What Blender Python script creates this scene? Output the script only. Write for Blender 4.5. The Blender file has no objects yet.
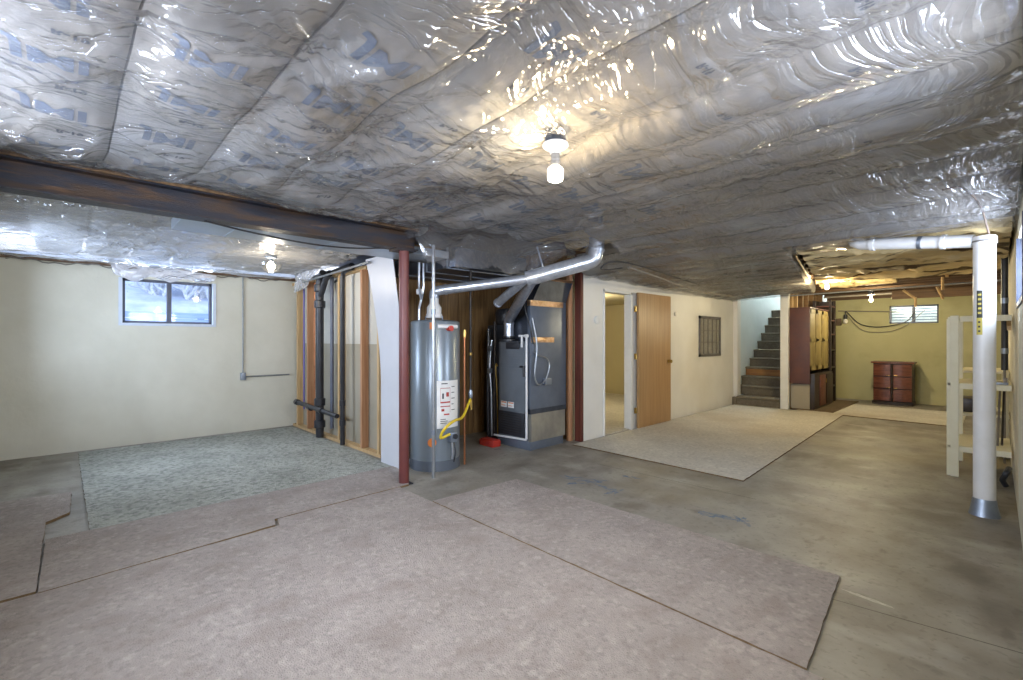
import bpy, bmesh, math, random
import numpy as np
from mathutils import Vector, Matrix
random.seed(7); rng = np.random.default_rng(11)
PI = math.pi
SC = bpy.context.scene
COL = SC.collection
H = 1.35
YAW = math.radians(46.1); FPX = 465.0
SY, CY = math.sin(YAW), math.cos(YAW)

# ------------------------------------------------------------------ helpers
def on_floor(u, v, z=0.0):
    d = (z-H)*FPX/(340-v); k = (u-511.5)/FPX
    return (d*(-SY+k*CY), d*(CY+k*SY))
def on_y(u, Y, v=340):
    k = (u-511.5)/FPX; d = Y/(CY+k*SY)
    return Vector((d*(-SY+k*CY), Y, H+(340-v)*d/FPX))
def on_x(u, X, v=340):
    k = (u-511.5)/FPX; d = X/(-SY+k*CY)
    return Vector((X, d*(CY+k*SY), H+(340-v)*d/FPX))
def at(u, v, d):
    k = (u-511.5)/FPX
    return Vector((d*(-SY+k*CY), d*(CY+k*SY), H+(340-v)*d/FPX))

def lattice(x, y, seed=0):
    xi = np.floor(x).astype(np.int64); yi = np.floor(y).astype(np.int64)
    fx = x-xi; fy = y-yi
    fx = fx*fx*fx*(fx*(fx*6-15)+10); fy = fy*fy*fy*(fy*(fy*6-15)+10)
    def h(a, b):
        n = (a*374761393+b*668265263+seed*1442695041) & 0x7fffffff
        n = ((n ^ (n >> 13))*1274126177) & 0x7fffffff
        n = (n ^ (n >> 16)) & 0xffff
        return n/65535.0
    return (h(xi, yi)*(1-fx)+h(xi+1, yi)*fx)*(1-fy)+(h(xi, yi+1)*(1-fx)+h(xi+1, yi+1)*fx)*fy

def new_bm(): return bmesh.new()
def box(bm, x0, x1, y0, y1, z0, z1, mi=0):
    vs = [bm.verts.new(p) for p in ((x0,y0,z0),(x1,y0,z0),(x1,y1,z0),(x0,y1,z0),(x0,y0,z1),(x1,y0,z1),(x1,y1,z1),(x0,y1,z1))]
    for f in ((3,2,1,0),(4,5,6,7),(0,1,5,4),(1,2,6,5),(2,3,7,6),(3,0,4,7)):
        bm.faces.new([vs[i] for i in f]).material_index = mi
    return vs
def B(*a, bev=0.0, seg=2):
    bm = new_bm(); box(bm, *a)
    if bev: bevel(bm, bev, seg)
    return bm
def bevel(bm, w, seg=2):
    bmesh.ops.bevel(bm, geom=list(bm.edges), offset=w, segments=seg, affect='EDGES', profile=0.6, clamp_overlap=True)
def frame_axes(d):
    d = d.normalized(); a = Vector((0,0,1)) if abs(d.z) < .9 else Vector((1,0,0))
    u = d.cross(a).normalized(); return u, d.cross(u).normalized()
def tube(bm, pts, r, n=12, cap=True, mi=0):
    pts = [Vector(p) for p in pts]; rs = r if isinstance(r, (list, tuple)) else [r]*len(pts)
    rings = []; u = None
    for i, p in enumerate(pts):
        if i == 0: t = pts[1]-p
        elif i == len(pts)-1: t = p-pts[i-1]
        else: t = (pts[i+1]-p).normalized()+(p-pts[i-1]).normalized()
        t.normalize()
        if u is None: u, w = frame_axes(t)
        else:
            u = (u-t*u.dot(t)).normalized(); w = t.cross(u)
        rings.append([bm.verts.new(p+(u*math.cos(2*PI*k/n)+w*math.sin(2*PI*k/n))*rs[i]) for k in range(n)])
    for a, b in zip(rings, rings[1:]):
        for k in range(n):
            bm.faces.new((a[k], a[(k+1)%n], b[(k+1)%n], b[k])).material_index = mi
    if cap:
        bm.faces.new(rings[0][::-1]).material_index = mi; bm.faces.new(rings[-1]).material_index = mi
def T(pts, r, n=12, cap=True):
    bm = new_bm(); tube(bm, pts, r, n, cap); return bm
def smooth_path(pts, k=6):
    P = [Vector(p) for p in pts]; P = [P[0]*2-P[1]]+P+[P[-1]*2-P[-2]]; out = []
    for i in range(1, len(P)-2):
        for j in range(k):
            t = j/k; a, b, c, d = P[i-1:i+3]
            out.append(.5*((2*b)+(c-a)*t+(2*a-5*b+4*c-d)*t*t+(3*b-a-3*c+d)*t**3))
    out.append(P[-2]); return out
def lathe(bm, c, prof, n=24, mi=0):
    c = Vector(c); rings = []
    for r, z in prof:
        if r < 1e-5: rings.append([bm.verts.new(c+Vector((0,0,z)))])
        else: rings.append([bm.verts.new(c+Vector((r*math.cos(2*PI*k/n), r*math.sin(2*PI*k/n), z))) for k in range(n)])
    for a, b in zip(rings, rings[1:]):
        for k in range(n):
            k2 = (k+1)%n
            if len(a) == 1 and len(b) == 1: continue
            if len(a) == 1: f = (a[0], b[k2], b[k])
            elif len(b) == 1: f = (a[k], a[k2], b[0])
            else: f = (a[k], a[k2], b[k2], b[k])
            bm.faces.new(f).material_index = mi
def L(c, prof, n=24):
    bm = new_bm(); lathe(bm, c, prof, n); return bm
def prism(bm, poly, axis, a0, a1, mi=0):
    def P(p, a):
        return {'z': (p[0], p[1], a), 'y': (p[0], a, p[1]), 'x': (a, p[0], p[1])}[axis]
    lo = [bm.verts.new(P(p, a0)) for p in poly]; hi = [bm.verts.new(P(p, a1)) for p in poly]
    bm.faces.new(lo[::-1]).material_index = mi; bm.faces.new(hi).material_index = mi
    for i in range(len(poly)):
        j = (i+1) % len(poly); bm.faces.new((lo[i], lo[j], hi[j], hi[i])).material_index = mi
def PR(poly, axis, a0, a1):
    bm = new_bm(); prism(bm, poly, axis, a0, a1); return bm

def link(name, bm, mat, parent=None, sharp=35, recalc=True):
    if recalc: bmesh.ops.recalc_face_normals(bm, faces=list(bm.faces))
    root = parent
    off = Vector((0,0,0))
    while root is not None:
        off += root.location; root = root.parent
    if off.length: bmesh.ops.translate(bm, verts=list(bm.verts), vec=-off)
    me = bpy.data.meshes.new(name); bm.to_mesh(me); bm.free()
    for m in (mat if isinstance(mat, (list, tuple)) else [mat]): me.materials.append(m)
    me.polygons.foreach_set('use_smooth', [True]*len(me.polygons))
    me.set_sharp_from_angle(angle=math.radians(sharp))
    o = bpy.data.objects.new(name, me); COL.objects.link(o)
    if parent is not None: o.parent = parent
    return o
def tag(o, label, cat, group=None, kind=None):
    o['label'] = label; o['category'] = cat
    if group: o['group'] = group
    if kind: o['kind'] = kind
    return o
def thing(name, label, cat, loc=(0,0,0), group=None):
    o = bpy.data.objects.new(name, None); COL.objects.link(o); o.location = loc; o.empty_display_size = .1
    return tag(o, label, cat, group)
def struct(name, bm, mat, parent=None, label=None):
    o = link(name, bm, mat, parent)
    if parent is None: o['kind'] = 'structure'
    if label: o['label'] = label
    return o
def copy_tree(o, parent=None):
    c = o.copy(); COL.objects.link(c)
    if parent is not None: c.parent = parent
    for ch in list(o.children): copy_tree(ch, c)
    return c

# ------------------------------------------------------------------ materials
def mat(name, col, rough=.6, metal=0., var=None, scale=4., bump=0., bscale=60., stretch=(1,1,1), spec=.5, detail=5, emit=None, estr=0, contrast=(.35,.65)):
    m = bpy.data.materials.new(name); m.use_nodes = True; nt = m.node_tree; N = nt.nodes; Lk = nt.links
    b = N['Principled BSDF']; b.inputs['Roughness'].default_value = rough; b.inputs['Metallic'].default_value = metal
    b.inputs['Specular IOR Level'].default_value = spec
    b.inputs['Base Color'].default_value = (*col, 1)
    tc = N.new('ShaderNodeTexCoord'); mp = N.new('ShaderNodeMapping'); mp.inputs['Scale'].default_value = stretch
    Lk.new(tc.outputs['Object'], mp.inputs['Vector'])
    if var:
        n = N.new('ShaderNodeTexNoise'); n.inputs['Scale'].default_value = scale; n.inputs['Detail'].default_value = detail
        n.inputs['Roughness'].default_value = .6
        r = N.new('ShaderNodeValToRGB'); r.color_ramp.elements[0].position = contrast[0]; r.color_ramp.elements[1].position = contrast[1]
        r.color_ramp.elements[0].color = (*col, 1); r.color_ramp.elements[1].color = (*var, 1)
        Lk.new(mp.outputs[0], n.inputs['Vector']); Lk.new(n.outputs['Fac'], r.inputs[0]); Lk.new(r.outputs[0], b.inputs['Base Color'])
    if bump:
        n2 = N.new('ShaderNodeTexNoise'); n2.inputs['Scale'].default_value = bscale; n2.inputs['Detail'].default_value = 4
        bp = N.new('ShaderNodeBump'); bp.inputs['Strength'].default_value = bump; bp.inputs['Distance'].default_value = .02
        Lk.new(mp.outputs[0], n2.inputs['Vector']); Lk.new(n2.outputs['Fac'], bp.inputs['Height']); Lk.new(bp.outputs[0], b.inputs['Normal'])
    if emit: b.inputs['Emission Color'].default_value = (*emit, 1); b.inputs['Emission Strength'].default_value = estr
    return m
def layered(m, col, scale, lo, hi, stretch=(1,1,1), seed=(0,0,0), detail=6, amount=1.0):
    """lay a second blotchy colour over a material"""
    nt = m.node_tree; N = nt.nodes; Lk = nt.links; b = N['Principled BSDF']
    src = b.inputs['Base Color'].links
    tc = N.new('ShaderNodeTexCoord'); mp = N.new('ShaderNodeMapping'); mp.inputs['Scale'].default_value = stretch; mp.inputs['Location'].default_value = seed
    n = N.new('ShaderNodeTexNoise'); n.inputs['Scale'].default_value = scale; n.inputs['Detail'].default_value = detail
    r = N.new('ShaderNodeMapRange'); r.inputs[1].default_value = lo; r.inputs[2].default_value = hi; r.inputs[4].default_value = amount
    mx = N.new('ShaderNodeMix'); mx.data_type = 'RGBA'
    Lk.new(tc.outputs['Object'], mp.inputs[0]); Lk.new(mp.outputs[0], n.inputs['Vector']); Lk.new(n.outputs['Fac'], r.inputs[0]); Lk.new(r.outputs[0], mx.inputs[0])
    if src: Lk.new(src[0].from_socket, mx.inputs[6])
    else: mx.inputs[6].default_value = b.inputs['Base Color'].default_value
    mx.inputs[7].default_value = (*col, 1); Lk.new(mx.outputs[2], b.inputs['Base Color'])
    return m

M = {}
M['wall'] = mat('cream_paint', (.66,.64,.54), .7, var=(.58,.56,.46), scale=1.3, bump=.15, bscale=25)
M['wall_left'] = layered(mat('cream_block_paint', (.70,.68,.58), .75, var=(.62,.60,.50), scale=1.1, bump=.2, bscale=18), (.50,.47,.38), .8, .58, .75, stretch=(1,1,.5), amount=.5)
M['wall_part'] = layered(mat('white_wall_paint', (.76,.745,.69), .45, var=(.70,.685,.63), scale=1.6, bump=.06, bscale=12), (.62,.58,.46), .7, .55, .75, seed=(3,1,0), amount=.5)
M['wall_far'] = layered(mat('yellow_green_paint', (.50,.48,.27), .75, var=(.44,.42,.23), scale=1.2, bump=.2, bscale=22), (.36,.33,.18), 2.2, .56, .7, amount=.6)
M['wall_room'] = mat('ochre_room_paint', (.55,.49,.30), .8, var=(.51,.45,.27), scale=1)
M['stair_wall'] = mat('pale_blue_wall_paint', (.66,.72,.72), .6, var=(.60,.66,.66), scale=1.5)
M['white_trim'] = mat('white_trim_paint', (.76,.76,.72), .45, var=(.70,.70,.66), scale=6)
M['cream_shelf'] = mat('cream_shelf_paint', (.78,.74,.55), .5, var=(.70,.65,.45), scale=5, contrast=(.4,.75))
c = mat('concrete', (.32,.30,.255), .5, var=(.17,.152,.125), scale=1.4, bump=.15, bscale=35, detail=12)
layered(c, (.10,.08,.06), 1.9, .55, .70, stretch=(1,.5,1), seed=(5,2,0), detail=12, amount=.75)
layered(c, (.12,.10,.08), 9, .60, .72, stretch=(1,.7,1), seed=(3,8,0), detail=8, amount=.6)
layered(c, (.44,.42,.37), 2.6, .58, .72, stretch=(.6,1.2,1), seed=(1,7,0), detail=8, amount=.5)
layered(c, (.14,.125,.10), 28, .58, .66, seed=(6,1,0), detail=10, amount=.45)
layered(c, (.33,.27,.13), .5, .55, .7, seed=(9,4,0), amount=.35)
c.node_tree.nodes['Principled BSDF'].inputs['Specular IOR Level'].default_value = .35
M['concrete'] = c
def carpet(name, a, b_, bump=.6, sc=140, st=(1,1,1)):
    m = mat(name, a, .97, var=b_, scale=2.2, bump=bump, bscale=sc, spec=.1, detail=10, stretch=st, contrast=(.3,.7))
    layered(m, tuple(x*.5 for x in a), 38, .50, .66, detail=5, amount=.42)
    layered(m, tuple(min(1,x*1.35) for x in a), 24, .54, .68, seed=(3,3,3), detail=5, amount=.35)
    return m
M['beige_carpet'] = carpet('mauve_beige_carpet', (.40,.355,.325), (.30,.262,.237))
layered(M['beige_carpet'], (.26,.215,.19), 5.5, .52, .68, stretch=(1,.6,1), detail=10, amount=.45)
M['beige_far'] = carpet('old_cream_carpet', (.60,.57,.49), (.51,.48,.41), bump=.5)
layered(M['beige_far'], (.34,.26,.175), .55, .52, .75, seed=(2.3,4.1,0), amount=.6)
M['grey_rug'] = carpet('grey_green_shag', (.46,.47,.425), (.30,.31,.275), bump=1., sc=70)
layered(M['grey_rug'], (.13,.14,.125), 22, .50, .62, detail=6, amount=.5)
M['brown_mat'] = carpet('brown_mat_pile', (.17,.125,.075), (.12,.09,.055))
M['stair_carpet'] = carpet('brown_stair_carpet', (.21,.18,.13), (.14,.12,.09), bump=.4)
M['backing'] = mat('jute_backing', (.20,.13,.06), .9, var=(.13,.08,.04), scale=40)
def wood(name, a, b_, rough=.6, st=(14,14,.8), bump=.1, sc=2.2):
    return mat(name, a, rough, var=b_, scale=sc, stretch=st, bump=bump, bscale=8, detail=6, contrast=(.4,.6))
M['pine'] = wood('pine_stud', (.60,.42,.22), (.48,.31,.14))
M['pine_red'] = wood('reddish_stud', (.50,.27,.14), (.40,.19,.09))
M['joist'] = wood('dark_joist', (.13,.07,.035), (.07,.04,.02), st=(.8,14,14))
M['joist_x'] = wood('brown_timber', (.24,.14,.065), (.15,.085,.04), st=(.8,14,14))
M['plank'] = wood('brown_wall_plank', (.28,.165,.065), (.17,.095,.038))
M['door'] = wood('oak_door_veneer', (.43,.26,.115), (.36,.205,.085), rough=.42, st=(18,18,.5), bump=.02)
M['maroon_frame'] = wood('maroon_jamb', (.13,.035,.022), (.08,.022,.015), rough=.45)
M['mahogany'] = wood('mahogany', (.17,.058,.036), (.10,.034,.022), rough=.36, st=(3,3,14), bump=.03)
M['dark_wood'] = wood('dark_wood', (.035,.022,.016), (.02,.013,.01), rough=.4)
M['maroon_side'] = mat('maroon_painted_board', (.12,.045,.034), .5, var=(.085,.04,.04), scale=5, bump=.1, bscale=30)
M['slat_wood'] = wood('yellow_cupboard_board', (.30,.235,.085), (.20,.145,.05), rough=.5)
M['bare_riser'] = wood('bare_wood_riser', (.34,.16,.04), (.24,.10,.025), st=(1,14,14))
M['deck'] = wood('subfloor_board', (.14,.09,.05), (.09,.055,.03), st=(1,6,1))
M['rust_steel'] = mat('rusty_dark_steel', (.022,.024,.034), .5, .4, var=(.055,.032,.019), scale=3.0, stretch=(1,.8,6), bump=.25, bscale=40, contrast=(.45,.62))
layered(M['rust_steel'], (.15,.075,.03), 7, .62, .74, stretch=(1,.5,3), amount=.6)
M['red_steel'] = mat('red_oxide_paint', (.15,.036,.028), .42, .1, var=(.105,.030,.030), scale=5, stretch=(1,1,.5), bump=.08, bscale=40)
M['galv'] = mat('galvanized_steel', (.66,.70,.77), .28, .75, var=(.46,.50,.57), scale=16, bump=.10, bscale=22)
M['galv_dull'] = mat('dull_sheet_metal', (.34,.39,.46), .42, .8, var=(.25,.29,.36), scale=5)
M['galv_dark'] = mat('dark_duct_metal', (.10,.115,.15), .4, .7, var=(.06,.07,.09), scale=4)  # dark blue-grey sheet metal for ducts, plenum and boxes
M['galv_duct'] = mat('blue_grey_duct', (.40,.46,.53), .42, .6, var=(.32,.38,.46), scale=3)
M['furn_grey'] = mat('furnace_grey_enamel', (.21,.235,.26), .38, .35, var=(.175,.195,.22), scale=3)
M['furn_panel'] = mat('furnace_side_enamel', (.17,.20,.25), .36, .45, var=(.12,.145,.19), scale=2)
M['furn_low'] = mat('galvanized_lower_panel', (.42,.40,.34), .4, .6, var=(.30,.29,.26), scale=4)
M['tank'] = mat('water_tank_enamel', (.21,.245,.275), .28, .25, var=(.185,.22,.25), scale=2.)
M['tank_band'] = mat('tank_dark_band', (.12,.14,.17), .4, .2)
M['black'] = mat('black_plastic_pipe', (.018,.019,.023), .38, var=(.03,.032,.038), scale=8)
M['black_iron'] = mat('black_iron', (.025,.024,.024), .5, .4, var=(.05,.04,.035), scale=10)
M['grey_pipe'] = mat('grey_blue_pipe', (.12,.14,.19), .45, var=(.09,.10,.14), scale=6)
M['conduit'] = mat('zinc_conduit', (.40,.42,.44), .35, .8, var=(.30,.32,.34), scale=12)
M['white_pvc'] = mat('white_pvc', (.78,.78,.78), .35, var=(.71,.71,.70), scale=6)
M['copper'] = mat('copper', (.55,.24,.12), .35, .9, var=(.40,.16,.08), scale=10)
M['brass'] = mat('brass', (.55,.38,.12), .3, .9, var=(.42,.28,.08), scale=10)
M['yellow'] = mat('yellow_gas_hose', (.72,.52,.03), .4, var=(.62,.44,.02), scale=12)
M['white_panel'] = mat('white_hardboard', (.58,.59,.63), .4, var=(.54,.55,.59), scale=2)
M['drywall_back'] = mat('grey_board_back', (.56,.54,.48), .8, var=(.50,.48,.42), scale=2)
M['drywall_tan'] = mat('tan_board_back', (.36,.32,.25), .8, var=(.31,.28,.21), scale=2)
M['paper'] = mat('white_sticker', (.78,.78,.76), .5, var=(.72,.72,.70), scale=9)
M['ink_red'] = mat('red_ink', (.45,.05,.04), .6, var=(.36,.04,.03), scale=20)
M['ink_dark'] = mat('dark_ink', (.06,.06,.07), .6, var=(.04,.04,.05), scale=20)
M['orange'] = mat('orange_sticker', (.75,.22,.04), .5, var=(.66,.18,.03), scale=20)
M['red'] = mat('red_plastic', (.55,.04,.02), .45, var=(.42,.03,.02), scale=8)
M['foil'] = mat('copper_tone_foil_tape', (.62,.46,.32), .28, .9, var=(.48,.30,.18), scale=14, bump=.4, bscale=60)
M['silver_foil'] = mat('crumpled_foil', (.72,.74,.8), .25, .9, var=(.5,.52,.58), scale=20, bump=.8, bscale=30)
M['logo_blue'] = mat('blue_print', (.085,.125,.20), .8, var=(.17,.20,.25), scale=12)
M['logo_dark'] = mat('dark_print', (.06,.07,.09), .8, var=(.10,.11,.13), scale=12)
M['batt'] = layered(mat('insulation_paper_facing', (.35,.315,.26), .8, var=(.27,.25,.22), scale=2.5, bump=.5, bscale=9, stretch=(.6,1.4,1)), (.44,.455,.455), 1.2, .5, .66, amount=.7)
M['batt_white'] = mat('white_insulation_facing', (.66,.67,.66), .8, var=(.56,.58,.58), scale=2, bump=.4, bscale=9)
M['batt_tan'] = layered(mat('tan_kraft_facing', (.66,.53,.29), .5, var=(.50,.38,.19), scale=3.2, bump=.9, bscale=10, stretch=(.7,2.2,1)), (.075,.045,.02), 3.4, .55, .60, stretch=(.5,3.2,1), detail=8)
M['paint_blue'] = mat('blue_floor_paint', (.10,.155,.23), .7, var=(.20,.21,.22), scale=22, contrast=(.4,.55))
M['chalk'] = mat('dried_white_plaster', (.50,.48,.41), .8, var=(.36,.34,.29), scale=30)
M['crack'] = mat('floor_joint', (.09,.08,.065), .9, var=(.14,.13,.10), scale=20)
M['porcelain'] = mat('porcelain', (.75,.72,.64), .3, var=(.70,.67,.60), scale=9)
M['window_dark'] = mat('dark_window_frame', (.045,.055,.09), .4, .3, var=(.07,.08,.11), scale=8)
M['window_white'] = mat('white_window_frame', (.62,.68,.78), .4, var=(.56,.62,.72), scale=8)
M['snow'] = mat('snow', (.85,.88,.95), .9, var=(.55,.62,.75), scale=3, detail=9)
M['blue_shade'] = mat('blue_grey_siding', (.20,.28,.48), .8, var=(.28,.36,.55), scale=5, stretch=(1,.3,6))
M['bark'] = mat('frosted_bark', (.45,.48,.56), .9, var=(.92,.94,.97), scale=25, contrast=(.3,.5))
M['vent'] = mat('grey_grille', (.16,.15,.14), .45, .4, var=(.22,.20,.18), scale=10)
M['vent_glass'] = mat('dusty_filter', (.30,.29,.25), .7, var=(.22,.21,.18), scale=30)
M['cable_black'] = mat('black_cable', (.015,.015,.018), .5, var=(.03,.03,.03), scale=10)
M['cable_grey'] = mat('grey_cable', (.22,.20,.17), .5, var=(.17,.15,.13), scale=10)
M['bulb'] = mat('lit_bulb', (1,1,1), .4, emit=(1,.86,.62), estr=14)
M['bulb_far'] = mat('lit_far_bulb', (1,1,1), .4, emit=(1,.88,.62), estr=14)
M['brown_strip'] = mat('brown_batten', (.16,.11,.08), .7, var=(.11,.08,.06), scale=10)
M['label_black'] = mat('black_label', (.03,.03,.03), .5, var=(.05,.05,.04), scale=20)
M['label_yellow'] = mat('yellow_label', (.60,.50,.10), .5, var=(.5,.42,.09), scale=20)

def make_glass(name, tint, rough=.03, fac=.08):
    m = bpy.data.materials.new(name); m.use_nodes = True; nt = m.node_tree; N = nt.nodes; Lk = nt.links
    N.remove(N['Principled BSDF']); out = N['Material Output']
    tr = N.new('ShaderNodeBsdfTransparent'); tr.inputs[0].default_value = (*tint, 1)
    gl = N.new('ShaderNodeBsdfGlossy'); gl.inputs['Roughness'].default_value = rough
    lw = N.new('ShaderNodeLayerWeight'); lw.inputs[0].default_value = .25
    n = N.new('ShaderNodeTexNoise'); n.inputs['Scale'].default_value = 6
    mr = N.new('ShaderNodeMapRange'); mr.inputs[3].default_value = fac; mr.inputs[4].default_value = .12 if fac < .1 else .6
    Lk.new(lw.outputs['Fresnel'], mr.inputs[0])
    bp = N.new('ShaderNodeBump'); bp.inputs['Strength'].default_value = .05; Lk.new(n.outputs['Fac'], bp.inputs['Height']); Lk.new(bp.outputs[0], gl.inputs['Normal'])
    mx = N.new('ShaderNodeMixShader'); Lk.new(mr.outputs[0], mx.inputs[0]); Lk.new(tr.outputs[0], mx.inputs[1]); Lk.new(gl.outputs[0], mx.inputs[2]); Lk.new(mx.outputs[0], out.inputs[0])
    return m
M['glass'] = make_glass('window_glass', (.94,.96,1), .03, .008)
M['globe'] = make_glass('clear_globe', (.93,.92,.9), .08, .2)

def make_film(name, milky=.07, rough=.15, tint=(.93,.93,.95), boost=.40, wr=1.15, milk=(.75,.76,.80)):
    """clear polythene: see-through, a little milky, glossy with fine creases"""
    m = bpy.data.materials.new(name); m.use_nodes = True; nt = m.node_tree; N = nt.nodes; Lk = nt.links
    N.remove(N['Principled BSDF']); out = N['Material Output']
    tc = N.new('ShaderNodeTexCoord')
    # warp the coordinates so the creases wander
    wn = N.new('ShaderNodeTexNoise'); wn.inputs['Scale'].default_value = 1.1; wn.inputs['Detail'].default_value = 2
    vm = N.new('ShaderNodeVectorMath'); vm.operation = 'MULTIPLY_ADD'; vm.inputs[1].default_value = (.9,.9,0)
    Lk.new(tc.outputs['Object'], wn.inputs['Vector']); Lk.new(wn.outputs['Color'], vm.inputs[0]); Lk.new(tc.outputs['Object'], vm.inputs[2])
    def ridged(rot, st, sc, seed):
        mp = N.new('ShaderNodeMapping'); mp.inputs['Rotation'].default_value = (0,0,rot); mp.inputs['Scale'].default_value = st; mp.inputs['Location'].default_value = (seed,seed*.7,0)
        n = N.new('ShaderNodeTexNoise'); n.inputs['Scale'].default_value = sc; n.inputs['Detail'].default_value = 3; n.inputs['Roughness'].default_value = .5
        a = N.new('ShaderNodeMath'); a.operation = 'SUBTRACT'; a.inputs[1].default_value = .5
        b = N.new('ShaderNodeMath'); b.operation = 'ABSOLUTE'
        c_ = N.new('ShaderNodeMath'); c_.operation = 'POWER'; c_.inputs[1].default_value = .6
        Lk.new(vm.outputs[0], mp.inputs[0]); Lk.new(mp.outputs[0], n.inputs['Vector']); Lk.new(n.outputs['Fac'], a.inputs[0]); Lk.new(a.outputs[0], b.inputs[0]); Lk.new(b.outputs[0], c_.inputs[0])
        return c_
    a = ridged(.35, (5,.7,1), 1.6, 0); b = ridged(1.25, (6,.6,1), 1.3, 4.); c_ = ridged(-.6, (2.2,1.1,1), 3.0, 9.)
    s1 = N.new('ShaderNodeMath'); s1.operation = 'ADD'; s2 = N.new('ShaderNodeMath'); s2.operation = 'ADD'
    Lk.new(a.outputs[0], s1.inputs[0]); Lk.new(b.outputs[0], s1.inputs[1]); Lk.new(s1.outputs[0], s2.inputs[0]); Lk.new(c_.outputs[0], s2.inputs[1])
    bp = N.new('ShaderNodeBump'); bp.inputs['Strength'].default_value = .55*wr; bp.inputs['Distance'].default_value = .05
    Lk.new(s2.outputs[0], bp.inputs['Height'])
    tr = N.new('ShaderNodeBsdfTransparent'); tr.inputs[0].default_value = (*tint, 1)
    di = N.new('ShaderNodeBsdfDiffuse'); di.inputs[0].default_value = (*milk, 1); Lk.new(bp.outputs[0], di.inputs['Normal'])
    gl = N.new('ShaderNodeBsdfGlossy'); gl.inputs['Roughness'].default_value = rough; Lk.new(bp.outputs[0], gl.inputs['Normal'])
    lw = N.new('ShaderNodeLayerWeight'); lw.inputs[0].default_value = .3; Lk.new(bp.outputs[0], lw.inputs['Normal'])
    mr = N.new('ShaderNodeMapRange'); mr.inputs[3].default_value = boost*.35; mr.inputs[4].default_value = min(1, boost*1.8)
    Lk.new(lw.outputs['Fresnel'], mr.inputs[0])
    m1 = N.new('ShaderNodeMixShader'); m1.inputs[0].default_value = milky; Lk.new(tr.outputs[0], m1.inputs[1]); Lk.new(di.outputs[0], m1.inputs[2])
    m2 = N.new('ShaderNodeMixShader'); Lk.new(mr.outputs[0], m2.inputs[0]); Lk.new(m1.outputs[0], m2.inputs[1]); Lk.new(gl.outputs[0], m2.inputs[2])
    Lk.new(m2.outputs[0], out.inputs[0])
    return m
M['film'] = make_film('clear_plastic_sheet')
M['film_left'] = make_film('milky_plastic_sheet', milky=.42, rough=.2, tint=(.95,.96,.98))
M['film_flap'] = make_film('crumpled_plastic_flap', milky=.75, milk=(.8,.8,.86))

# ------------------------------------------------------------------ room shell
XL, XR, YB, YF = -7.70, .125, -.52, 13.0
XP = -3.80          # the white partition
DECK = 2.62
fl = struct('floor', B(XL-.2, 1.6, YB-.2, 15.6, -.12, 0), M['concrete'])
# marks on the slab
def decal(name, poly, m, z=.0015, label=None):
    bm = new_bm(); bm.faces.new([bm.verts.new((x, y, z)) for x, y in poly])
    o = link(name, bm, m, fl, recalc=False)
    if o.data.polygons[0].normal.z < 0: o.data.flip_normals()
    if label: o['label'] = label
def blob(cx, cy, rx, ry, ang, n=28, rough=.35):
    out = []
    for k in range(n):
        a = 2*PI*k/n; r = 1+random.uniform(-rough, rough)
        x, y = rx*r*math.cos(a), ry*r*math.sin(a)
        out.append((cx+x*math.cos(ang)-y*math.sin(ang), cy+x*math.sin(ang)+y*math.cos(ang)))
    return out
def brush(u0, v0, u1, v1, n, w):
    (xa, ya), (xb, yb) = on_floor(u0, v0), on_floor(u1, v1); ang = math.atan2(yb-ya, xb-xa)
    for k in range(n):
        t = (k+random.uniform(.1,.9))/n; x = xa+(xb-xa)*t+random.uniform(-w,w); y = ya+(yb-ya)*t+random.uniform(-w,w)
        decal('paint_mark', blob(x, y, random.uniform(.02,.06), random.uniform(.008,.02), ang+random.uniform(-.5,.5), n=14, rough=.5), M['paint_blue'], .0015+.00002*k, label='faded blue paint mark')
brush(562,477,600,482,14,.05); brush(568,484,600,480,10,.05); brush(590,482,618,492,10,.02); brush(606,494,624,490,5,.02); brush(628,476,638,479,4,.03)
brush(697,513,745,522,13,.02); brush(738,516,749,526,7,.03); brush(702,512,720,516,5,.02)
x, y = on_floor(868, 599); decal('plaster_mark', blob(x, y, .105, .014, -.12, rough=.2), M['chalk'], .002, 'dried white plaster streak')
decal('joint_line', [(-.62,2.875),(.12,2.975),(.12,2.982),(-.62,2.882)], M['crack'], .0012)
decal('joint_line', [(-3.0,4.18),(-1.4,4.22),(-1.4,4.226),(-3.0,4.186)], M['crack'], .0012)
def wall_with_holes(name, axis, pos, th, a0, a1, z0, z1, holes, m):
    """axis 'x': wall at x=pos..pos+th running along y (a) ; holes (a0,a1,z0,z1)"""
    cuts = sorted({a0, a1, *[h[0] for h in holes], *[h[1] for h in holes]})
    bm = new_bm(); zs = sorted({z0, z1, *[h[2] for h in holes], *[h[3] for h in holes]})
    for p, q in zip(cuts, cuts[1:]):
        # merge the full-height stretches, cut the rest
        hs = [h for h in holes if h[0] < (p+q)/2 < h[1]]
        spans = [(z0, z1)]
        for h in hs: spans = [s for sp in spans for s in ((sp[0], min(sp[1], h[2])), (max(sp[0], h[3]), sp[1])) if s[1]-s[0] > 1e-4]
        for s in spans:
            if axis == 'x': box(bm, min(pos,pos+th), max(pos,pos+th), p, q, s[0], s[1])
            else: box(bm, p, q, min(pos,pos+th), max(pos,pos+th), s[0], s[1])
    bmesh.ops.remove_doubles(bm, verts=list(bm.verts), dist=1e-5)
    return struct(name, bm, m)

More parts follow.
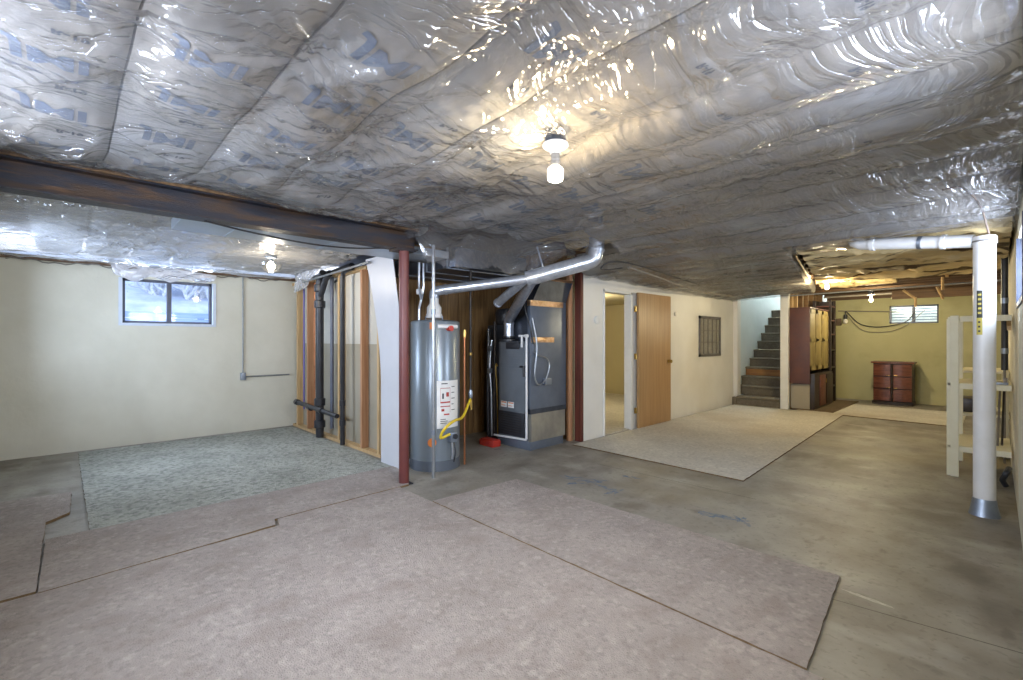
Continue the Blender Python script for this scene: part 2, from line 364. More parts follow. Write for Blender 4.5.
WL = (on_x(122, XL).y, on_x(213, XL).y, on_x(122, XL, 323).z, 2.15)
wall_with_holes('wall_left', 'x', XL, -.2, YB-.2, 5.0, 0, 2.275, [WL], M['wall_left'])
WR = (4.15, 5.22, 1.62, 2.12)
wall_with_holes('wall_right', 'x', XR, .2, YB-.2, YF+.2, 0, DECK, [WR, (1.2,2.3,1.5,2.12)], M['wall'])
WB = [(-6.9,-5.7,1.25,2.1), (-3.0,-1.4,1.2,2.12)]
wall_with_holes('wall_back', 'y', YB, -.2, XL, XR, 0, DECK, WB, M['wall'])
WF = (on_y(889, YF).x, on_y(939, YF).x, on_y(889, YF, 324).z, on_y(889, YF, 306).z)
wall_with_holes('wall_far', 'y', YF, .2, -2.75, XR+.2, 0, DECK, [WF], M['wall_far'])
# white partition with the door opening
D0, D1 = on_x(604, XP).y, on_x(630.5, XP).y
wall_with_holes('wall_partition', 'x', XP, -.10, 4.98, 10.32, 0, 2.55, [(D0, D1, 0, 2.05)], M['wall_part'])
# utility recess
def planked(name, axis, pos, a0, a1, z0, z1, w=.14, m=M['plank'], th=.02):
    bm = new_bm(); a = a0
    while a < a1-1e-3:
        b = min(a+w-.006, a1); o = random.uniform(0, .006)
        if axis == 'x': box(bm, pos-th, pos+o, a, b, z0, z1)
        else: box(bm, a, b, pos-o, pos+th, z0, z1)
        a += w
    return struct(name, bm, m)
planked('wall_utility_side', 'x', -5.25, 2.75, 4.95, 0, 2.6)
planked('wall_utility_rear', 'y', 4.93, -5.25, -4.05, 0, 2.6)
# room behind the door
struct('wall_inner_rear', B(XL, XP-.1, 9.9, 10.0, 0, 2.22), M['wall_room'])
struct('wall_inner_side', B(XL-.2, XL, 5.0, 10.0, 0, 2.34), M['wall_room'])
struct('wall_inner_front', B(XL, XP-.1, 4.97, 5.07, 0, 2.5), M['wall_room'])
struct('ceiling_inner_room', B(XL-.1, XP-.1, 5.0, 10.0, 2.22, 2.28), M['wall_room'])
bmc = B(XL, XP-.02, 5.07, 9.9, .001, .014); rr = struct('floor_inner_carpet', bmc, M['beige_far'])
# stairwell
struct('wall_stair_left', B(-3.98, -3.86, 10.3, 15.3, 0, 4.9), M['stair_wall'])
struct('wall_stair_end', B(-3.98, -2.6, 15.0, 15.2, 0, 4.9), M['white_trim'])
struct('wall_stair_right', B(-2.86, -2.78, 10.22, 15.0, DECK, 4.9), M['stair_wall'])
struct('wall_stair_front', B(-3.98, -2.78, 10.1, 10.22, DECK, 4.9), M['stair_wall'])
struct('ceiling_stairwell', B(-4.0, -2.7, 10.0, 15.2, 4.9, 5.0), M['white_trim'])
struct('trim_1', B(-3.86, -3.72, 10.12, 10.30, 0, 2.55, bev=.006), M['wall_part'], label='white pilaster at left of the staircase')
struct('trim_2', B(-2.90, -2.76, 10.06, 10.16, 0, 2.32, bev=.005), M['white_trim'], label='white post at right of the staircase')
# subfloor above
bm = new_bm(); box(bm, XL-.2, XR+.2, YB-.2, 10.15, DECK, DECK+.08); box(bm, -2.8, XR+.2, 10.15, YF+.2, DECK, DECK+.08); box(bm, XL-.2, -3.95, 10.15, YF+.2, DECK, DECK+.08)
struct('ceiling', bm, M['deck'])
# sill timber along the top of the block walls
struct('trim_3', B(XL-.2, XL+.03, YB, 5.0, 2.275, 2.33), M['joist'], label='dark sill timber on the left wall')
struct('trim_4', B(-2.75, XR, YF-.01, YF+.15, 2.27, 2.34), M['joist'])

# door casing
bm = new_bm(); w = .09
box(bm, XP-.105, XP+.014, D0-.015, D0+.01, 0, 2.06); box(bm, XP-.105, XP+.014, D1-.01, D1+.045, 0, 2.06); box(bm, XP-.105, XP+.014, D0-.015, D1+.045, 2.03, 2.07)
bevel(bm, .003, 1); struct('trim_5', bm, M['white_trim'], label='white door casing')
# open door leaf, folded back flat to the wall
h0, h1 = on_x(635, XP).y, on_x(667, XP).y
dr = thing('door_1', 'oak veneered flush door folded open against the white partition', 'door', (XP+.05, h0, 0)); dr['kind'] = 'structure'
leaf = link('door_leaf', B(XP+.03, XP+.068, h0, h1, .015, 2.07, bev=.003), M['door'], dr)
for z in (.28, 1.10, 1.82):
    bm = new_bm(); tube(bm, [(XP+.03,h0-.012,z-.045),(XP+.03,h0-.012,z+.045)], .010, 10); box(bm, XP+.014, XP+.030, h0-.045, h0+.0, z-.042, z+.042)
    link('hinge', bm, M['brass'], leaf)
bm = new_bm(); kz = 1.0; ky = h1-.08
tube(bm, [(XP+.068,ky,kz),(XP+.074,ky,kz),(XP+.076,ky,kz),(XP+.10,ky,kz)], [.032,.032,.013,.013], 20)
tube(bm, [(XP+.095,ky,kz),(XP+.104,ky,kz),(XP+.118,ky,kz),(XP+.130,ky,kz),(XP+.134,ky,kz)], [.012,.024,.029,.022,.008], 20)
link('door_knob', bm, M['brass'], leaf)
# wall grille
v0, v1 = on_x(698.5, XP).y, on_x(719.5, XP).y
vt = thing('return_grille', 'dark framed return air grille with crossbars on the white partition', 'vent', (XP, v0, 1.05))
bm = new_bm()
for a in ((v0,v0+.05,1.04,1.80),(v1-.05,v1,1.04,1.80),(v0,v1,1.04,1.09),(v0,v1,1.75,1.80)): box(bm, XP+.001, XP+.03, *a)
link('frame', bm, M['vent'], vt)
bm = new_bm()
for k in (1,2): box(bm, XP+.012, XP+.022, v0+.05, v1-.05, 1.09+k*.22-.008, 1.09+k*.22+.008)
for k in range(1,5):
    yy = v0+(v1-v0)*k/5; box(bm, XP+.012, XP+.02, yy-.006, yy+.006, 1.09, 1.75)
link('crossbar', bm, M['vent'], vt)
link('filter', B(XP+.001, XP+.008, v0+.04, v1-.04, 1.08, 1.76), M['vent_glass'], vt)
# thermostat-like round plates on the wall
pt = on_x(596.5, XP, 320)
o = link('wall_plate', T([(XP,pt.y,pt.z),(XP+.018,pt.y,pt.z),(XP+.022,pt.y,pt.z)], [.055,.055,.045], 24), M['white_trim']); tag(o, 'small round white wall plate left of the inner doorway', 'wall plate')
pt = on_x(675, XP, 314)
o = link('wall_plate', T([(XP,pt.y,pt.z),(XP+.02,pt.y,pt.z),(XP+.03,pt.y,pt.z)], [.04,.04,.02], 20), M['porcelain']); tag(o, 'small round knob plate on the partition right of the oak door', 'wall plate')

# ------------------------------------------------------------------ windows
def window(name, axis, pos, a0, a1, z0, z1, out, fm, label, split=True, deep=.16):
    """out = direction (+1/-1) towards outdoors along the axis"""
    r = bpy.data.objects.new(name, None); COL.objects.link(r); r['kind'] = 'structure'; r['label'] = label
    def bx(bm, p0, p1, q0, q1, s0, s1):
        p0, p1 = sorted((pos+out*p0, pos+out*p1))
        if axis == 'x': box(bm, p0, p1, q0, q1, s0, s1)
        else: box(bm, q0, q1, p0, p1, s0, s1)
    bm = new_bm(); t = .035
    for q in ((a0,a0+t,z0,z1),(a1-t,a1,z0,z1),(a0,a1,z0,z0+t),(a0,a1,z1-t,z1)): bx(bm, .06, .12, *q)
    if split: bx(bm, .055, .115, (a0+a1)/2-.025, (a0+a1)/2+.025, z0, z1)
    link('window_frame', bm, fm, r)
    bm = new_bm(); bx(bm, .088, .092, a0+t, a1-t, z0+t, z1-t); link('window_pane', bm, M['glass'], r)
    bm = new_bm(); bx(bm, -.012, .06, a0-.035, a1+.035, z0-.03, z0+.004)
    bx(bm, -.012, .06, a0-.035, a0+.004, z0, z1); bx(bm, -.012, .06, a1-.004, a1+.035, z0, z1)
    link('window_sill', bm, M['window_white'] if name == 'window_1' else M['window_dark'] if name != 'window_2' else M['wall_far'], r)
    return r
window('window_1', 'x', XL, *WL, -1, M['window_dark'], 'two-pane window high in the left wall')
window('window_2', 'y', YF, *WF, 1, M['window_dark'], 'narrow two-pane window in the far wall')
window('window_3', 'x', XR, *WR, 1, M['window_dark'], 'window in the right wall beside the white column')
window('added_window_right', 'x', XR, 1.2,2.3,1.5,2.12, 1, M['window_dark'], 'added unseen window in the right wall close to the viewer')  # added out of view to bring cool light onto floor and ceiling
window('added_window_back', 'y', YB, *WB[0], -1, M['window_dark'], 'added unseen window in the wall behind the viewer')  # unseen opening, added for cool light from behind
window('added_window_back_wide', 'y', YB, *WB[1], -1, M['window_dark'], 'added wide unseen window in the wall behind the viewer')  # second unseen opening behind the viewer, added for its cool light

# outdoors beyond the left window: snow bank, blue-grey siding, frosted shrub
yc = (WL[0]+WL[1])/2
bm = new_bm(); nx = 24
g = [[bm.verts.new((-8.0-i*.22, -4+j*.5, 1.12+.05*i+.045*max(0,i-5)+.03*math.sin(i*1.3+j)+.03*random.random())) for j in range(nx)] for i in range(nx)]
for i in range(nx-1):
    for j in range(nx-1): bm.faces.new((g[i][j], g[i+1][j], g[i+1][j+1], g[i][j+1]))
tag(link('snow_bank', bm, M['snow'], recalc=False), 'snowy bank outside the left window', 'snow', kind='stuff')
bm = new_bm()
for k in range(5): box(bm, -9.15, -9.10, -2.5, 4.5, 1.3+k*.1, 1.39+k*.1)
for yy in (-2.4,-.4,1.6,3.6): box(bm, -9.2, -9.15, yy, yy+.09, 1.2, 1.76)
tag(link('board_fence', bm, M['blue_shade']), 'blue-grey boarded strip seen through the left window', 'fence')
sh = thing('frosted_shrub', 'white frosted shrub outside the left window', 'shrub', (-10.9, yc, 1.9))
bm = new_bm()
def twig(p, d, l, r, k):
    q = p+d*l; tube(bm, [p, p+d*l*.5+Vector((random.uniform(-.03,.03),)*3), q], [r, r*.8, r*.6], 5, False)
    if k: 
        for _ in range(4):
            dd = (d+Vector((random.uniform(-.8,.8), random.uniform(-1,1), random.uniform(-.5,.7)))).normalized(); twig(p+d*l*random.uniform(.4,1), dd, l*.72, r*.66, k-1)
for i in range(16): twig(Vector((-10.9+random.uniform(-.3,.3), yc+.3+random.uniform(-1.4,1.4), 1.85)), Vector((random.uniform(-.3,.3), random.uniform(-.6,.6), 1)).normalized(), .55, .05, 3)
link('branches', bm, M['bark'], sh, recalc=False)
# window wells with pale corrugated lining beyond the far and right windows
bm = new_bm()
for k in range(14):
    z = 1.45+k*.06; box(bm, -2.4, -.1, YF+.55, YF+.6, z, z+.040)
ww = link('window_well', bm, M['snow']); tag(ww, 'pale ribbed window well outside the far window', 'window well')
link('well_back', B(-2.4, -.1, YF+.61, YF+.63, 1.4, 2.35), M['blue_shade'], ww)
bm = new_bm()
for k in range(16):
    z = 1.3+k*.06; box(bm, XR+.9+(.02 if k%2 else 0), XR+.95, 3.6, 6.2, z, z+.052)
tag(link('window_well', bm, M['snow']), 'pale ribbed window well outside the right window', 'window well')

# ------------------------------------------------------------------ ceiling: joists, batts and plastic
PH, PITCH = .17, .42
def base_z(x, y):
    x = np.asarray(x, float); y = np.asarray(y, float)
    z = 2.375 - .095*np.clip((y-3.7)/1.4, 0, 1) - .02*np.clip((y-5)/4, 0, 1)
    z = z - .045*np.clip((-x-3.0)/.8, 0, 1)*np.clip((y-4.2)/.8, 0, 1)
    return z
def sag_z(x, y, pitch=PITCH, amp=.042):
    t = ((y-PH)/pitch) % 1.0
    row = np.floor((y-PH)/pitch)
    k = .55+.9*lattice(x*1.1+row*3.7, row*1.3+0*x, 5)
    return -amp*k*np.sin(np.pi*t)**.75*(1-.55*np.clip((-x-1.6)/1.2, 0, 1)*np.clip((2.6-y)/1, 0, 1))*(1-.85*np.clip((-x-3.35)/.4, 0, 1)*(y < 2.6))
_pr = np.random.default_rng(5)
PINCH = [(_pr.uniform(-3.6, .05), PH+PITCH*_pr.integers(-1, 12)+_pr.uniform(-.04, .04), int(_pr.integers(7, 15)), _pr.uniform(0, 6.28), _pr.uniform(.16, .34), _pr.uniform(.006, .013)) for _ in range(46)]
PINCH += [(-2.05, .95, 13, .3, .42, .020), (-1.75, 1.45, 11, 1.9, .36, .016), (-2.75, 1.05, 9, .8, .34, .013), (-1.55, .62, 9, 2.2, .4, .018), (-.9, 1.1, 11, .1, .4, .016), (-2.5, 1.85, 12, .7, .35, .014)]
def pinch_z(x, y):
    z = 0*x
    for px, py, n, ph, L_, A in PINCH:
        dx, dy = x-px, y-py; d = np.sqrt(dx*dx+dy*dy)+1e-4; m = d < L_*3.2
        th = np.arctan2(dy, dx)
        w_ = np.cos(n*th+ph+1.5*np.sin(2*th+ph))
        z = z+np.where(m, A*(1-np.abs(w_)**.6)*np.clip(d/.05, 0, 1)*np.exp(-(d/L_)**1.5)*-1.6+.012*np.exp(-(d/.07)**2), 0)
    return z
def film_z(x, y, fine=True, rough=1.0):
    z = base_z(x, y)+sag_z(x, y)
    wild = np.clip((3.2-y)/2.0, 0.12, 1)*np.clip((-x-.2)/1.2, .25, 1)*np.clip((x+3.9)/.7, .15, 1)
    big = lattice(x*2.1+y*.9, y*1.7-x*.6, 3)
    z = z-.11*wild*big+.035*np.clip((-x-3.3)/.4, 0, 1)*(y < 2.3)
    if fine:
        wx = x+.22*lattice(x*2, y*2, 21); wy = y+.22*lattice(x*2+9, y*2+4, 22)
        r1 = 1-np.abs(2*lattice(wx*5.5+wy*1.6, wy*1.1-wx*.3, 7)-1)
        r2 = 1-np.abs(2*lattice(wx*1.6-wy*4.2, wx*1.3+wy*.7, 8)-1)
        r3 = 1-np.abs(2*lattice((wx+wy)*9, (wx-wy)*2.0, 9)-1)
        z = z-(.028*r1**3*wild+.022*r2**4*wild+.008*r3**2)*rough-.012*rough*np.abs(r1*r2)+pinch_z(x, y)-.004
    return z
def sheet(name, x0, x1, y0, y1, zf, keep, m, step=.016, parent=None):
    xs = np.arange(x0, x1+step*.5, step); ys = np.arange(y0, y1+step*.5, step)
    Xg, Yg = np.meshgrid(xs, ys, indexing='ij'); Zg = zf(Xg, Yg)
    ok = keep(Xg, Yg); nx, ny = Xg.shape
    idx = np.arange(nx*ny).reshape(nx, ny)
    q = np.stack([idx[:-1,:-1], idx[:-1,1:], idx[1:,1:], idx[1:,:-1]], -1).reshape(-1, 4)
    okf = (ok[:-1,:-1]&ok[:-1,1:]&ok[1:,1:]&ok[1:,:-1]).reshape(-1)
    q = q[okf]; used = np.unique(q); rem = -np.ones(nx*ny, int); rem[used] = np.arange(len(used)); q = rem[q]
    V = np.stack([Xg, Yg, Zg], -1).reshape(-1, 3)[used]
    me = bpy.data.meshes.new(name); me.from_pydata(V.tolist(), [], q.tolist()); me.materials.append(m)
    me.polygons.foreach_set('use_smooth', [True]*len(me.polygons)); me.update()
    o = bpy.data.objects.new(name, me); COL.objects.link(o)
    if parent: o.parent = parent
    return o

FLUE = (-2.92, 4.06)
def keep_main(x, y):
    n = .10*lattice(x*6, y*6, 31)-.05; n2 = .25*lattice(x*3, y*3, 33)
    left = np.where(y < 2.36, -3.86, np.where(y < 4.45, -3.72+(y-2.36)*.24, np.where(y < 4.97, -3.30, -3.80)))+np.where(y > 2.3, n*.5, 0)
    yend = np.where(x > -1.45, 5.22+(x+1.45)*.03, np.where(x > -2.3, 5.22+(-1.45-x)/.85*4.5, 10.12))+n2*np.where(x > -2.3, 1, 0)
    hole = np.hypot((x-FLUE[0])*1.0, (y-FLUE[1])*1.0) > .23+n
    lamp = np.hypot(x+1.42, y-1.65) > .045
    return (x > left) & (y < yend) & hole & lamp
def zmain(x, y):
    z = film_z(x, y)
    left = -3.72+(np.clip(y, 2.36, 4.45)-2.36)*.24
    t = np.clip(1-(x-left)/.30, 0, 1)*np.clip((y-2.32)/.12, 0, 1)*np.clip((4.1-y)/.5, 0, 1)
    z = z-.30*t**1.3*(.75+.4*lattice(x*5, y*3, 41))
    # gathered up round the flue
    return z
fm = sheet('plastic_sheet', -3.84, XR-.002, YB+.01, 10.2, zmain, keep_main, M['film'], .0165)
tag(fm, 'clear wrinkled plastic sheeting stapled across the main ceiling', 'plastic sheet')

def zleft(x, y):
    z = 2.375+0*x; z = z-.035*np.clip((-6.2-x)/1.4, 0, 1)-.02*np.clip((-5.2-x)/.3, 0, 1)
    t = ((x+3.9)/.9) % 1
    big = lattice(x*1.5+3, y*1.6, 51)
    wx = x+.25*lattice(x*2, y*2, 52); wy = y+.25*lattice(x*2+5, y*2+4, 53)
    r1 = 1-np.abs(2*lattice(wx*5, wy*1.4, 54)-1); r2 = 1-np.abs(2*lattice(wx*1.5-wy*4.5, wx+wy*.6, 55)-1)
    z = z+1.3*pinch_z(x+4.0, y*1.8+.2)
    return z-.035*big-.022*r1**3-.02*r2**3
def keep_left(x, y):
    n = .16*lattice(x*4, y*4, 57)
    return (x > XL+.03+n*.5) & (y < 2.50+n*.5) & (x < -3.93)
fl2 = sheet('plastic_sheet', XL+.02, -3.92, YB+.01, 2.75, zleft, keep_left, M['film_left'], .02)
tag(fl2, 'milky plastic sheeting over the ceiling bay beyond the rusty beam', 'plastic sheet')

# printed logo outline, cut fine enough to follow the facing
def glyphs(txt, size, bold=.03):
    cu = bpy.data.curves.new('t', 'FONT'); cu.body = txt; cu.size = size; cu.offset = bold; cu.align_x = 'CENTER'; cu.align_y = 'CENTER'; cu.resolution_u = 2
    o = bpy.data.objects.new('t', cu); COL.objects.link(o); bpy.context.view_layer.update()
    me = o.to_mesh(); bm = new_bm(); bm.from_mesh(me); o.to_mesh_clear(); bpy.data.objects.remove(o); bpy.data.curves.remove(cu)
    return bm
def cut(bm, step=.04):
    xs = [v.co.x for v in bm.verts]; ys = [v.co.y for v in bm.verts]
    for ax, lo, hi in ((0, min(xs), max(xs)), (1, min(ys), max(ys))):
        a = lo+step
        while a < hi:
            no = Vector((1,0,0)) if ax == 0 else Vector((0,1,0)); co = Vector((a,0,0)) if ax == 0 else Vector((0,a,0))
            bmesh.ops.bisect_plane(bm, geom=list(bm.verts)+list(bm.edges)+list(bm.faces), plane_co=co, plane_no=no); a += step
    bmesh.ops.triangulate(bm, faces=list(bm.faces))
    bm.verts.ensure_lookup_table(); bm.verts.index_update()
    V = np.array([v.co[:] for v in bm.verts]); F = [[v.index for v in f.verts] for f in bm.faces]; bm.free(); return V, F
bmj = glyphs('JMI', .17, .006)
box_ = None
LOGO = cut(bmj, .035)
SMALL = cut(glyphs('R-19', .05, .002), .05)
def batt(name, x0, x1, y0, y1, zf, mats, logos=0, small=False, step=.04, flip=1, lift=.05):
    xs = np.arange(x0, x1+1e-6, (x1-x0)/max(2, round((x1-x0)/step))); ys = np.linspace(y0, y1, 11)
    Xg, Yg = np.meshgrid(xs, ys, indexing='ij'); Zg = zf(Xg, Yg)
    e = np.minimum(Yg-y0, y1-Yg); Zg = Zg+lift*np.clip(1-e/.035, 0, 1)
    nx, ny = Xg.shape; idx = np.arange(nx*ny).reshape(nx, ny)
    q = np.stack([idx[:-1,:-1], idx[:-1,1:], idx[1:,1:], idx[1:,:-1]], -1).reshape(-1, 4).tolist()
    V = np.stack([Xg, Yg, Zg], -1).reshape(-1, 3)
    # upper side (wool) closes the body
    V2 = V.copy(); V2[:, 2] = np.maximum(V[:, 2]+.06, 2.52)
    n = len(V); q2 = [[a+n for a in f[::-1]] for f in q]
    rim = list(idx[0,:])+list(idx[1:,-1])+list(idx[-1,::-1][1:])+list(idx[::-1,0][1:])
    side = [[int(a), int(b), int(b)+n, int(a)+n] for a, b in zip(rim, rim[1:]) if a != b]
    verts = V.tolist()+V2.tolist(); faces = q+q2+side; mi = [0]*len(faces)
    if logos:
        x = x0+.2+random.uniform(0, .3)
        while x < x1-.2:
            LV, LF = LOGO; ym = (y0+y1)/2+random.uniform(-.012, .012)
            sx = flip*1.0
            px = x+LV[:, 1]*sx; py = ym+LV[:, 0]*flip*.98
            px = x-LV[:, 1]*flip; py = ym-LV[:, 0]*flip*-1
            ok = (py.min() > y0+.02) and (py.max() < y1-.02)
            pz = zf(px, py)-.0035; b = len(verts)
            verts += np.stack([px, py, pz], -1).tolist(); faces += [[i+b for i in f] for f in LF]; mi += [logos]*len(LF)
            if x > -1.7 and random.random() < .6: verts = verts[:b]; nf = len(LF); faces = faces[:-nf]; mi = mi[:-nf]; b = len(verts)
            if small and random.random() < .7:
                LV, LF = SMALL; xx = x+.24; px = xx-LV[:, 1]*flip; py = ym+LV[:, 0]*flip+.05; pz = zf(px, py)-.0035; b = len(verts)
                verts += np.stack([px, py, pz], -1).tolist(); faces += [[i+b for i in f] for f in LF]; mi += [2]*len(LF)
            x += .47
    me = bpy.data.meshes.new(name); me.from_pydata(verts, [], faces)
    for m in mats: me.materials.append(m)
    me.polygons.foreach_set('material_index', mi); me.polygons.foreach_set('use_smooth', [True]*len(me.polygons)); me.update()
    me.set_sharp_from_angle(angle=math.radians(50))
    o = bpy.data.objects.new(name, me); COL.objects.link(o); return o
def jst(x0, x1, y, z0=2.46, z1=DECK-.002, m=M['joist_x'], w=.019):
    return link('ceiling_joist', B(x0, x1, y-w, y+w, z0, z1), m)
row = -2; 
def zb(x, y): return film_z(x, y, False)+.024+.0*x
while True:
    y0 = PH+row*PITCH; y1 = y0+PITCH
    if y0 > 9.9: break
    yy0, yy1 = max(y0+.004, YB+.02), y1-.004
    xlo = -3.76 if (y0 < 1.9) else (-3.30 if y0 < 4.4 else -3.76)
    if y0 < 5.0: xhi = XR-.02
    elif y0 < 9.3: xhi = -1.5-(y0-5.2)/4.5*.8
    else: xhi = -2.35
    segs = [(xlo, xhi)]
    if y0 < FLUE[1]+.12 and y1 > FLUE[1]-.12: segs = [(FLUE[0]+.22, xhi)]
    for (a, b) in segs:
        near = y0 < 5.0
        o = batt('insulation_batt', a, b, yy0, yy1, zb, [M['batt'], M['logo_blue'], M['logo_dark']], logos=(1 if y0 < 3.5 else 0), small=(near), flip=1, lift=.012)
        tag(o, 'printed paper-faced insulation batt behind the clear plastic of the main ceiling', 'insulation', 'insulation batts behind the main plastic sheet')
    if y0 > YB and y0 < 5.3:
        tag(jst(xlo, XR-.01, y0), 'joist hidden behind the clear plastic of the main ceiling', 'joist', 'joists behind the main plastic sheet')
    row += 1
# dark logos nearest the beam belong to the strip over the beam
for k in range(-1, 6):
    y0 = PH+k*.42
    o = batt('insulation_batt', XL+.1, -4.0, max(y0+.02, YB+.02), y0+.40, lambda x, y: zleft(x, y)+.075, [M['batt_white'], M['logo_blue'], M['logo_dark']], logos=0)
    tag(o, 'pale insulation batt behind the milky plastic beyond the beam', 'insulation', 'insulation batts behind the milky plastic sheet')
# tan torn batts and open joists over the far half
def ztan(x, y):
    wx = x+.2*lattice(x*3, y*3, 61)
    return 2.375-.07*np.sin(np.pi*(((y-PH)/PITCH) % 1))-.07*lattice(wx*1.1, y*6, 62)-.07*(1-np.abs(2*lattice(wx*1.9+y*.6, y*10, 63)-1))**2+.02*lattice(wx*14, y*30, 64)
for k in range(12, 23):
    y0 = PH+k*PITCH; xl = -1.42-(max(y0, 5.2)-5.2)/4.5*.8
    if k == 22: continue
    xr = XR-.03 if y0 < 8.2 else -1.0+(8.6-y0)*.2
    o = batt('insulation_batt', xl+(.05), xr, y0+.022, y0+PITCH-.022, ztan, [M['batt_tan'], M['logo_dark'], M['logo_dark']], step=.03)
    tag(o, 'sagging tan kraft-faced insulation batt between the exposed joists', 'insulation', 'tan torn insulation batts over the far half')
for k in range(13, 31):
    y0 = PH+k*PITCH
    if y0 > 12.9: break
    xl = -2.35 if y0 > 9.7 else -1.42-(y0-5.2)/4.5*.8
    if y0 > 10.2: xl = -2.75
    o = jst(xl, XR-.01, y0, 2.33 if y0 < 9.0 else 2.36, m=M['joist'])
    tag(o, 'dark exposed ceiling joist over the far end of the basement', 'joist', 'exposed joists over the far half')
# timber cross bridging between the far joists
for k, (x, y0) in enumerate(((-.55, 9.41),(-1.15, 9.41),(-.55, 9.83),(-1.3, 10.25))):
    bm = new_bm(); y1 = y0+PITCH-.04
    for s in (0, 1):
        za, zb_ = (2.37, 2.58) if s else (2.58, 2.37)
        vs = []
        for (yy, zz) in ((y0+.02, za), (y1, zb_)):
            for dx in (0, .04):
                for dz in (-.015, .015): vs.append(bm.verts.new((x+s*.05+dx, yy, zz+dz)))
        for f in ((0,1,3,2),(4,6,7,5),(0,2,6,4),(1,5,7,3),(0,4,5,1),(2,3,7,6)): bm.faces.new([vs[i] for i in f])
    tag(link('cross_bridging', bm, M['pine']), 'pale wooden cross bridging between the exposed far joists', 'bridging', 'cross bridging between the far joists')
# a hanging pale stick pair near the far lamp
pts = [(at(796,256,5.2), at(812,284,7.9), .012), ]
for a, b, r in pts:
    tag(link('wood_batten', T([a, b], r, 6), M['pine']), 'thin pale batten holding the edge of the plastic sheet', 'batten')
# main conduit crossing under the far joists
a = Vector((-2.6, 9.6, 2.16)); b = Vector((XR-.02, 9.6, 2.20))
tag(link('ceiling_conduit', T([a, b], .013, 10), M['conduit']), 'thin metal conduit crossing under the far joists', 'conduit')
hx = on_y(892, 10.6).x
tag(link('header_timber', B(hx, XR-.01, 10.58, 10.62, 2.07, 2.225, bev=.003), M['joist_x']), 'dark red-brown timber header in front of the far window', 'timber')
for k, (u0, v0_, u1, v1_, Y_) in enumerate(((903,290,916,299,9.9),(915.5,297,915.5,307,9.9),(937,287,943,299,9.9),(942.5,277,942.5,290,9.4))):
    tag(link('wood_brace', T([on_y(u0,Y_,v0_), on_y(u1,Y_,v1_)], .018, 4), M['pine']), ['pale brace slanting from the ceiling, leftmost by the far conduit', 'short upright stick over the middle of the far window', 'pale brace slanting over the right part of the far window', 'short upright stick between insulation and conduit'][k], 'brace')
b2 = [Vector((-2.6,12.0,2.28)), Vector((-.1,12.0,2.30))]
tag(link('ceiling_conduit', T(b2, .02, 10), M['cable_grey']), 'grey pipe under the joists in front of the far window', 'conduit')

# plastic scraps
def scrap(name, corners, m, label, n=22, amp=.03, droop=.0, tear=None):
    """a crumpled sheet spanning four corners (tl, tr, br, bl)"""
    tl, tr, br, bl = [Vector(c) for c in corners]
    nrm = (tr-tl).cross(bl-tl).normalized(); bm = new_bm(); g = []
    for i in range(n):
        s = i/(n-1); row_ = []
        for j in range(n):
            t = j/(n-1)
            te = t*(tear(s) if tear else 1)
            p = (tl.lerp(tr, s)).lerp(bl.lerp(br, s), te)
            w_ = float(lattice(np.array([s*4.+p.x]), np.array([te*4.+p.y*3]), 71)[0]-.5)+.6*(abs(math.sin(s*17+te*5+p.z*8))-.5)
            row_.append(bm.verts.new(p+nrm*amp*w_*2*(te**.5 if te > 0 else 0)))
        g.append(row_)
    for i in range(n-1):
        for j in range(n-1): bm.faces.new((g[i][j], g[i+1][j], g[i+1][j+1], g[i][j+1]))
    return tag(link(name, bm, m, sharp=180, recalc=False), label, 'plastic sheet')
a, b = on_x(108, XL+.06, 262), on_x(216, XL+.06, 279)
scrap('plastic_flap', (a+Vector((.05,0,.04)), b+Vector((.05,0,.04)), on_x(213, XL+.03, 283), on_x(116, XL+.03, 279)), M['film_flap'], 'crumpled plastic flap hanging over the top of the left window', tear=lambda s: .75+.35*math.sin(s*9)**2)
scrap('plastic_flap', (Vector((-7.1,2.42,2.36)), Vector((-6.1,2.45,2.36)), Vector((-6.9,2.5,2.10)), Vector((-7.3,2.5,2.06))), M['film_flap'], 'torn plastic flap hanging above the open stud wall', amp=.02)

# ------------------------------------------------------------------ steel beam and posts
bx0, bx1 = -3.93, -3.79
bt = thing('steel_beam', 'long rusty dark steel beam running from the left edge to the red post', 'beam', (bx1, YB, 2.2))
bm = new_bm()
BE = 2.42; bz0, bz1 = 2.195, 2.375
box(bm, bx0, bx1, YB+.005, BE, bz0, bz0+.012); box(bm, bx0, bx1, YB+.005, BE, bz1-.012, bz1); box(bm, -3.865, -3.855, YB+.005, BE, bz0+.012, bz1-.012)
link('flange', bm, M['rust_steel'], bt)
# brown nailing plate on top of the beam
link('nailing_plate', B(-3.955, -3.775, YB+.005, BE, bz1, bz1+.022), M['joist_x'], bt)

cx, cy_ = on_floor(404, 484)
ps = thing('steel_post', 'reddish steel lally post under the end of the rusty beam', 'post', (cx, cy_, 0))
link('shaft', T([(cx,cy_,.012),(cx,cy_,2.18)], .047, 28), M['red_steel'], ps)
link('base_plate', B(cx-.06, cx+.06, cy_-.06, cy_+.06, 0, .012), M['rust_steel'], ps)
link('head_plate', B(cx-.10, cx+.05, cy_-.10, cy_+.10, 2.18, 2.194), M['rust_steel'], ps)

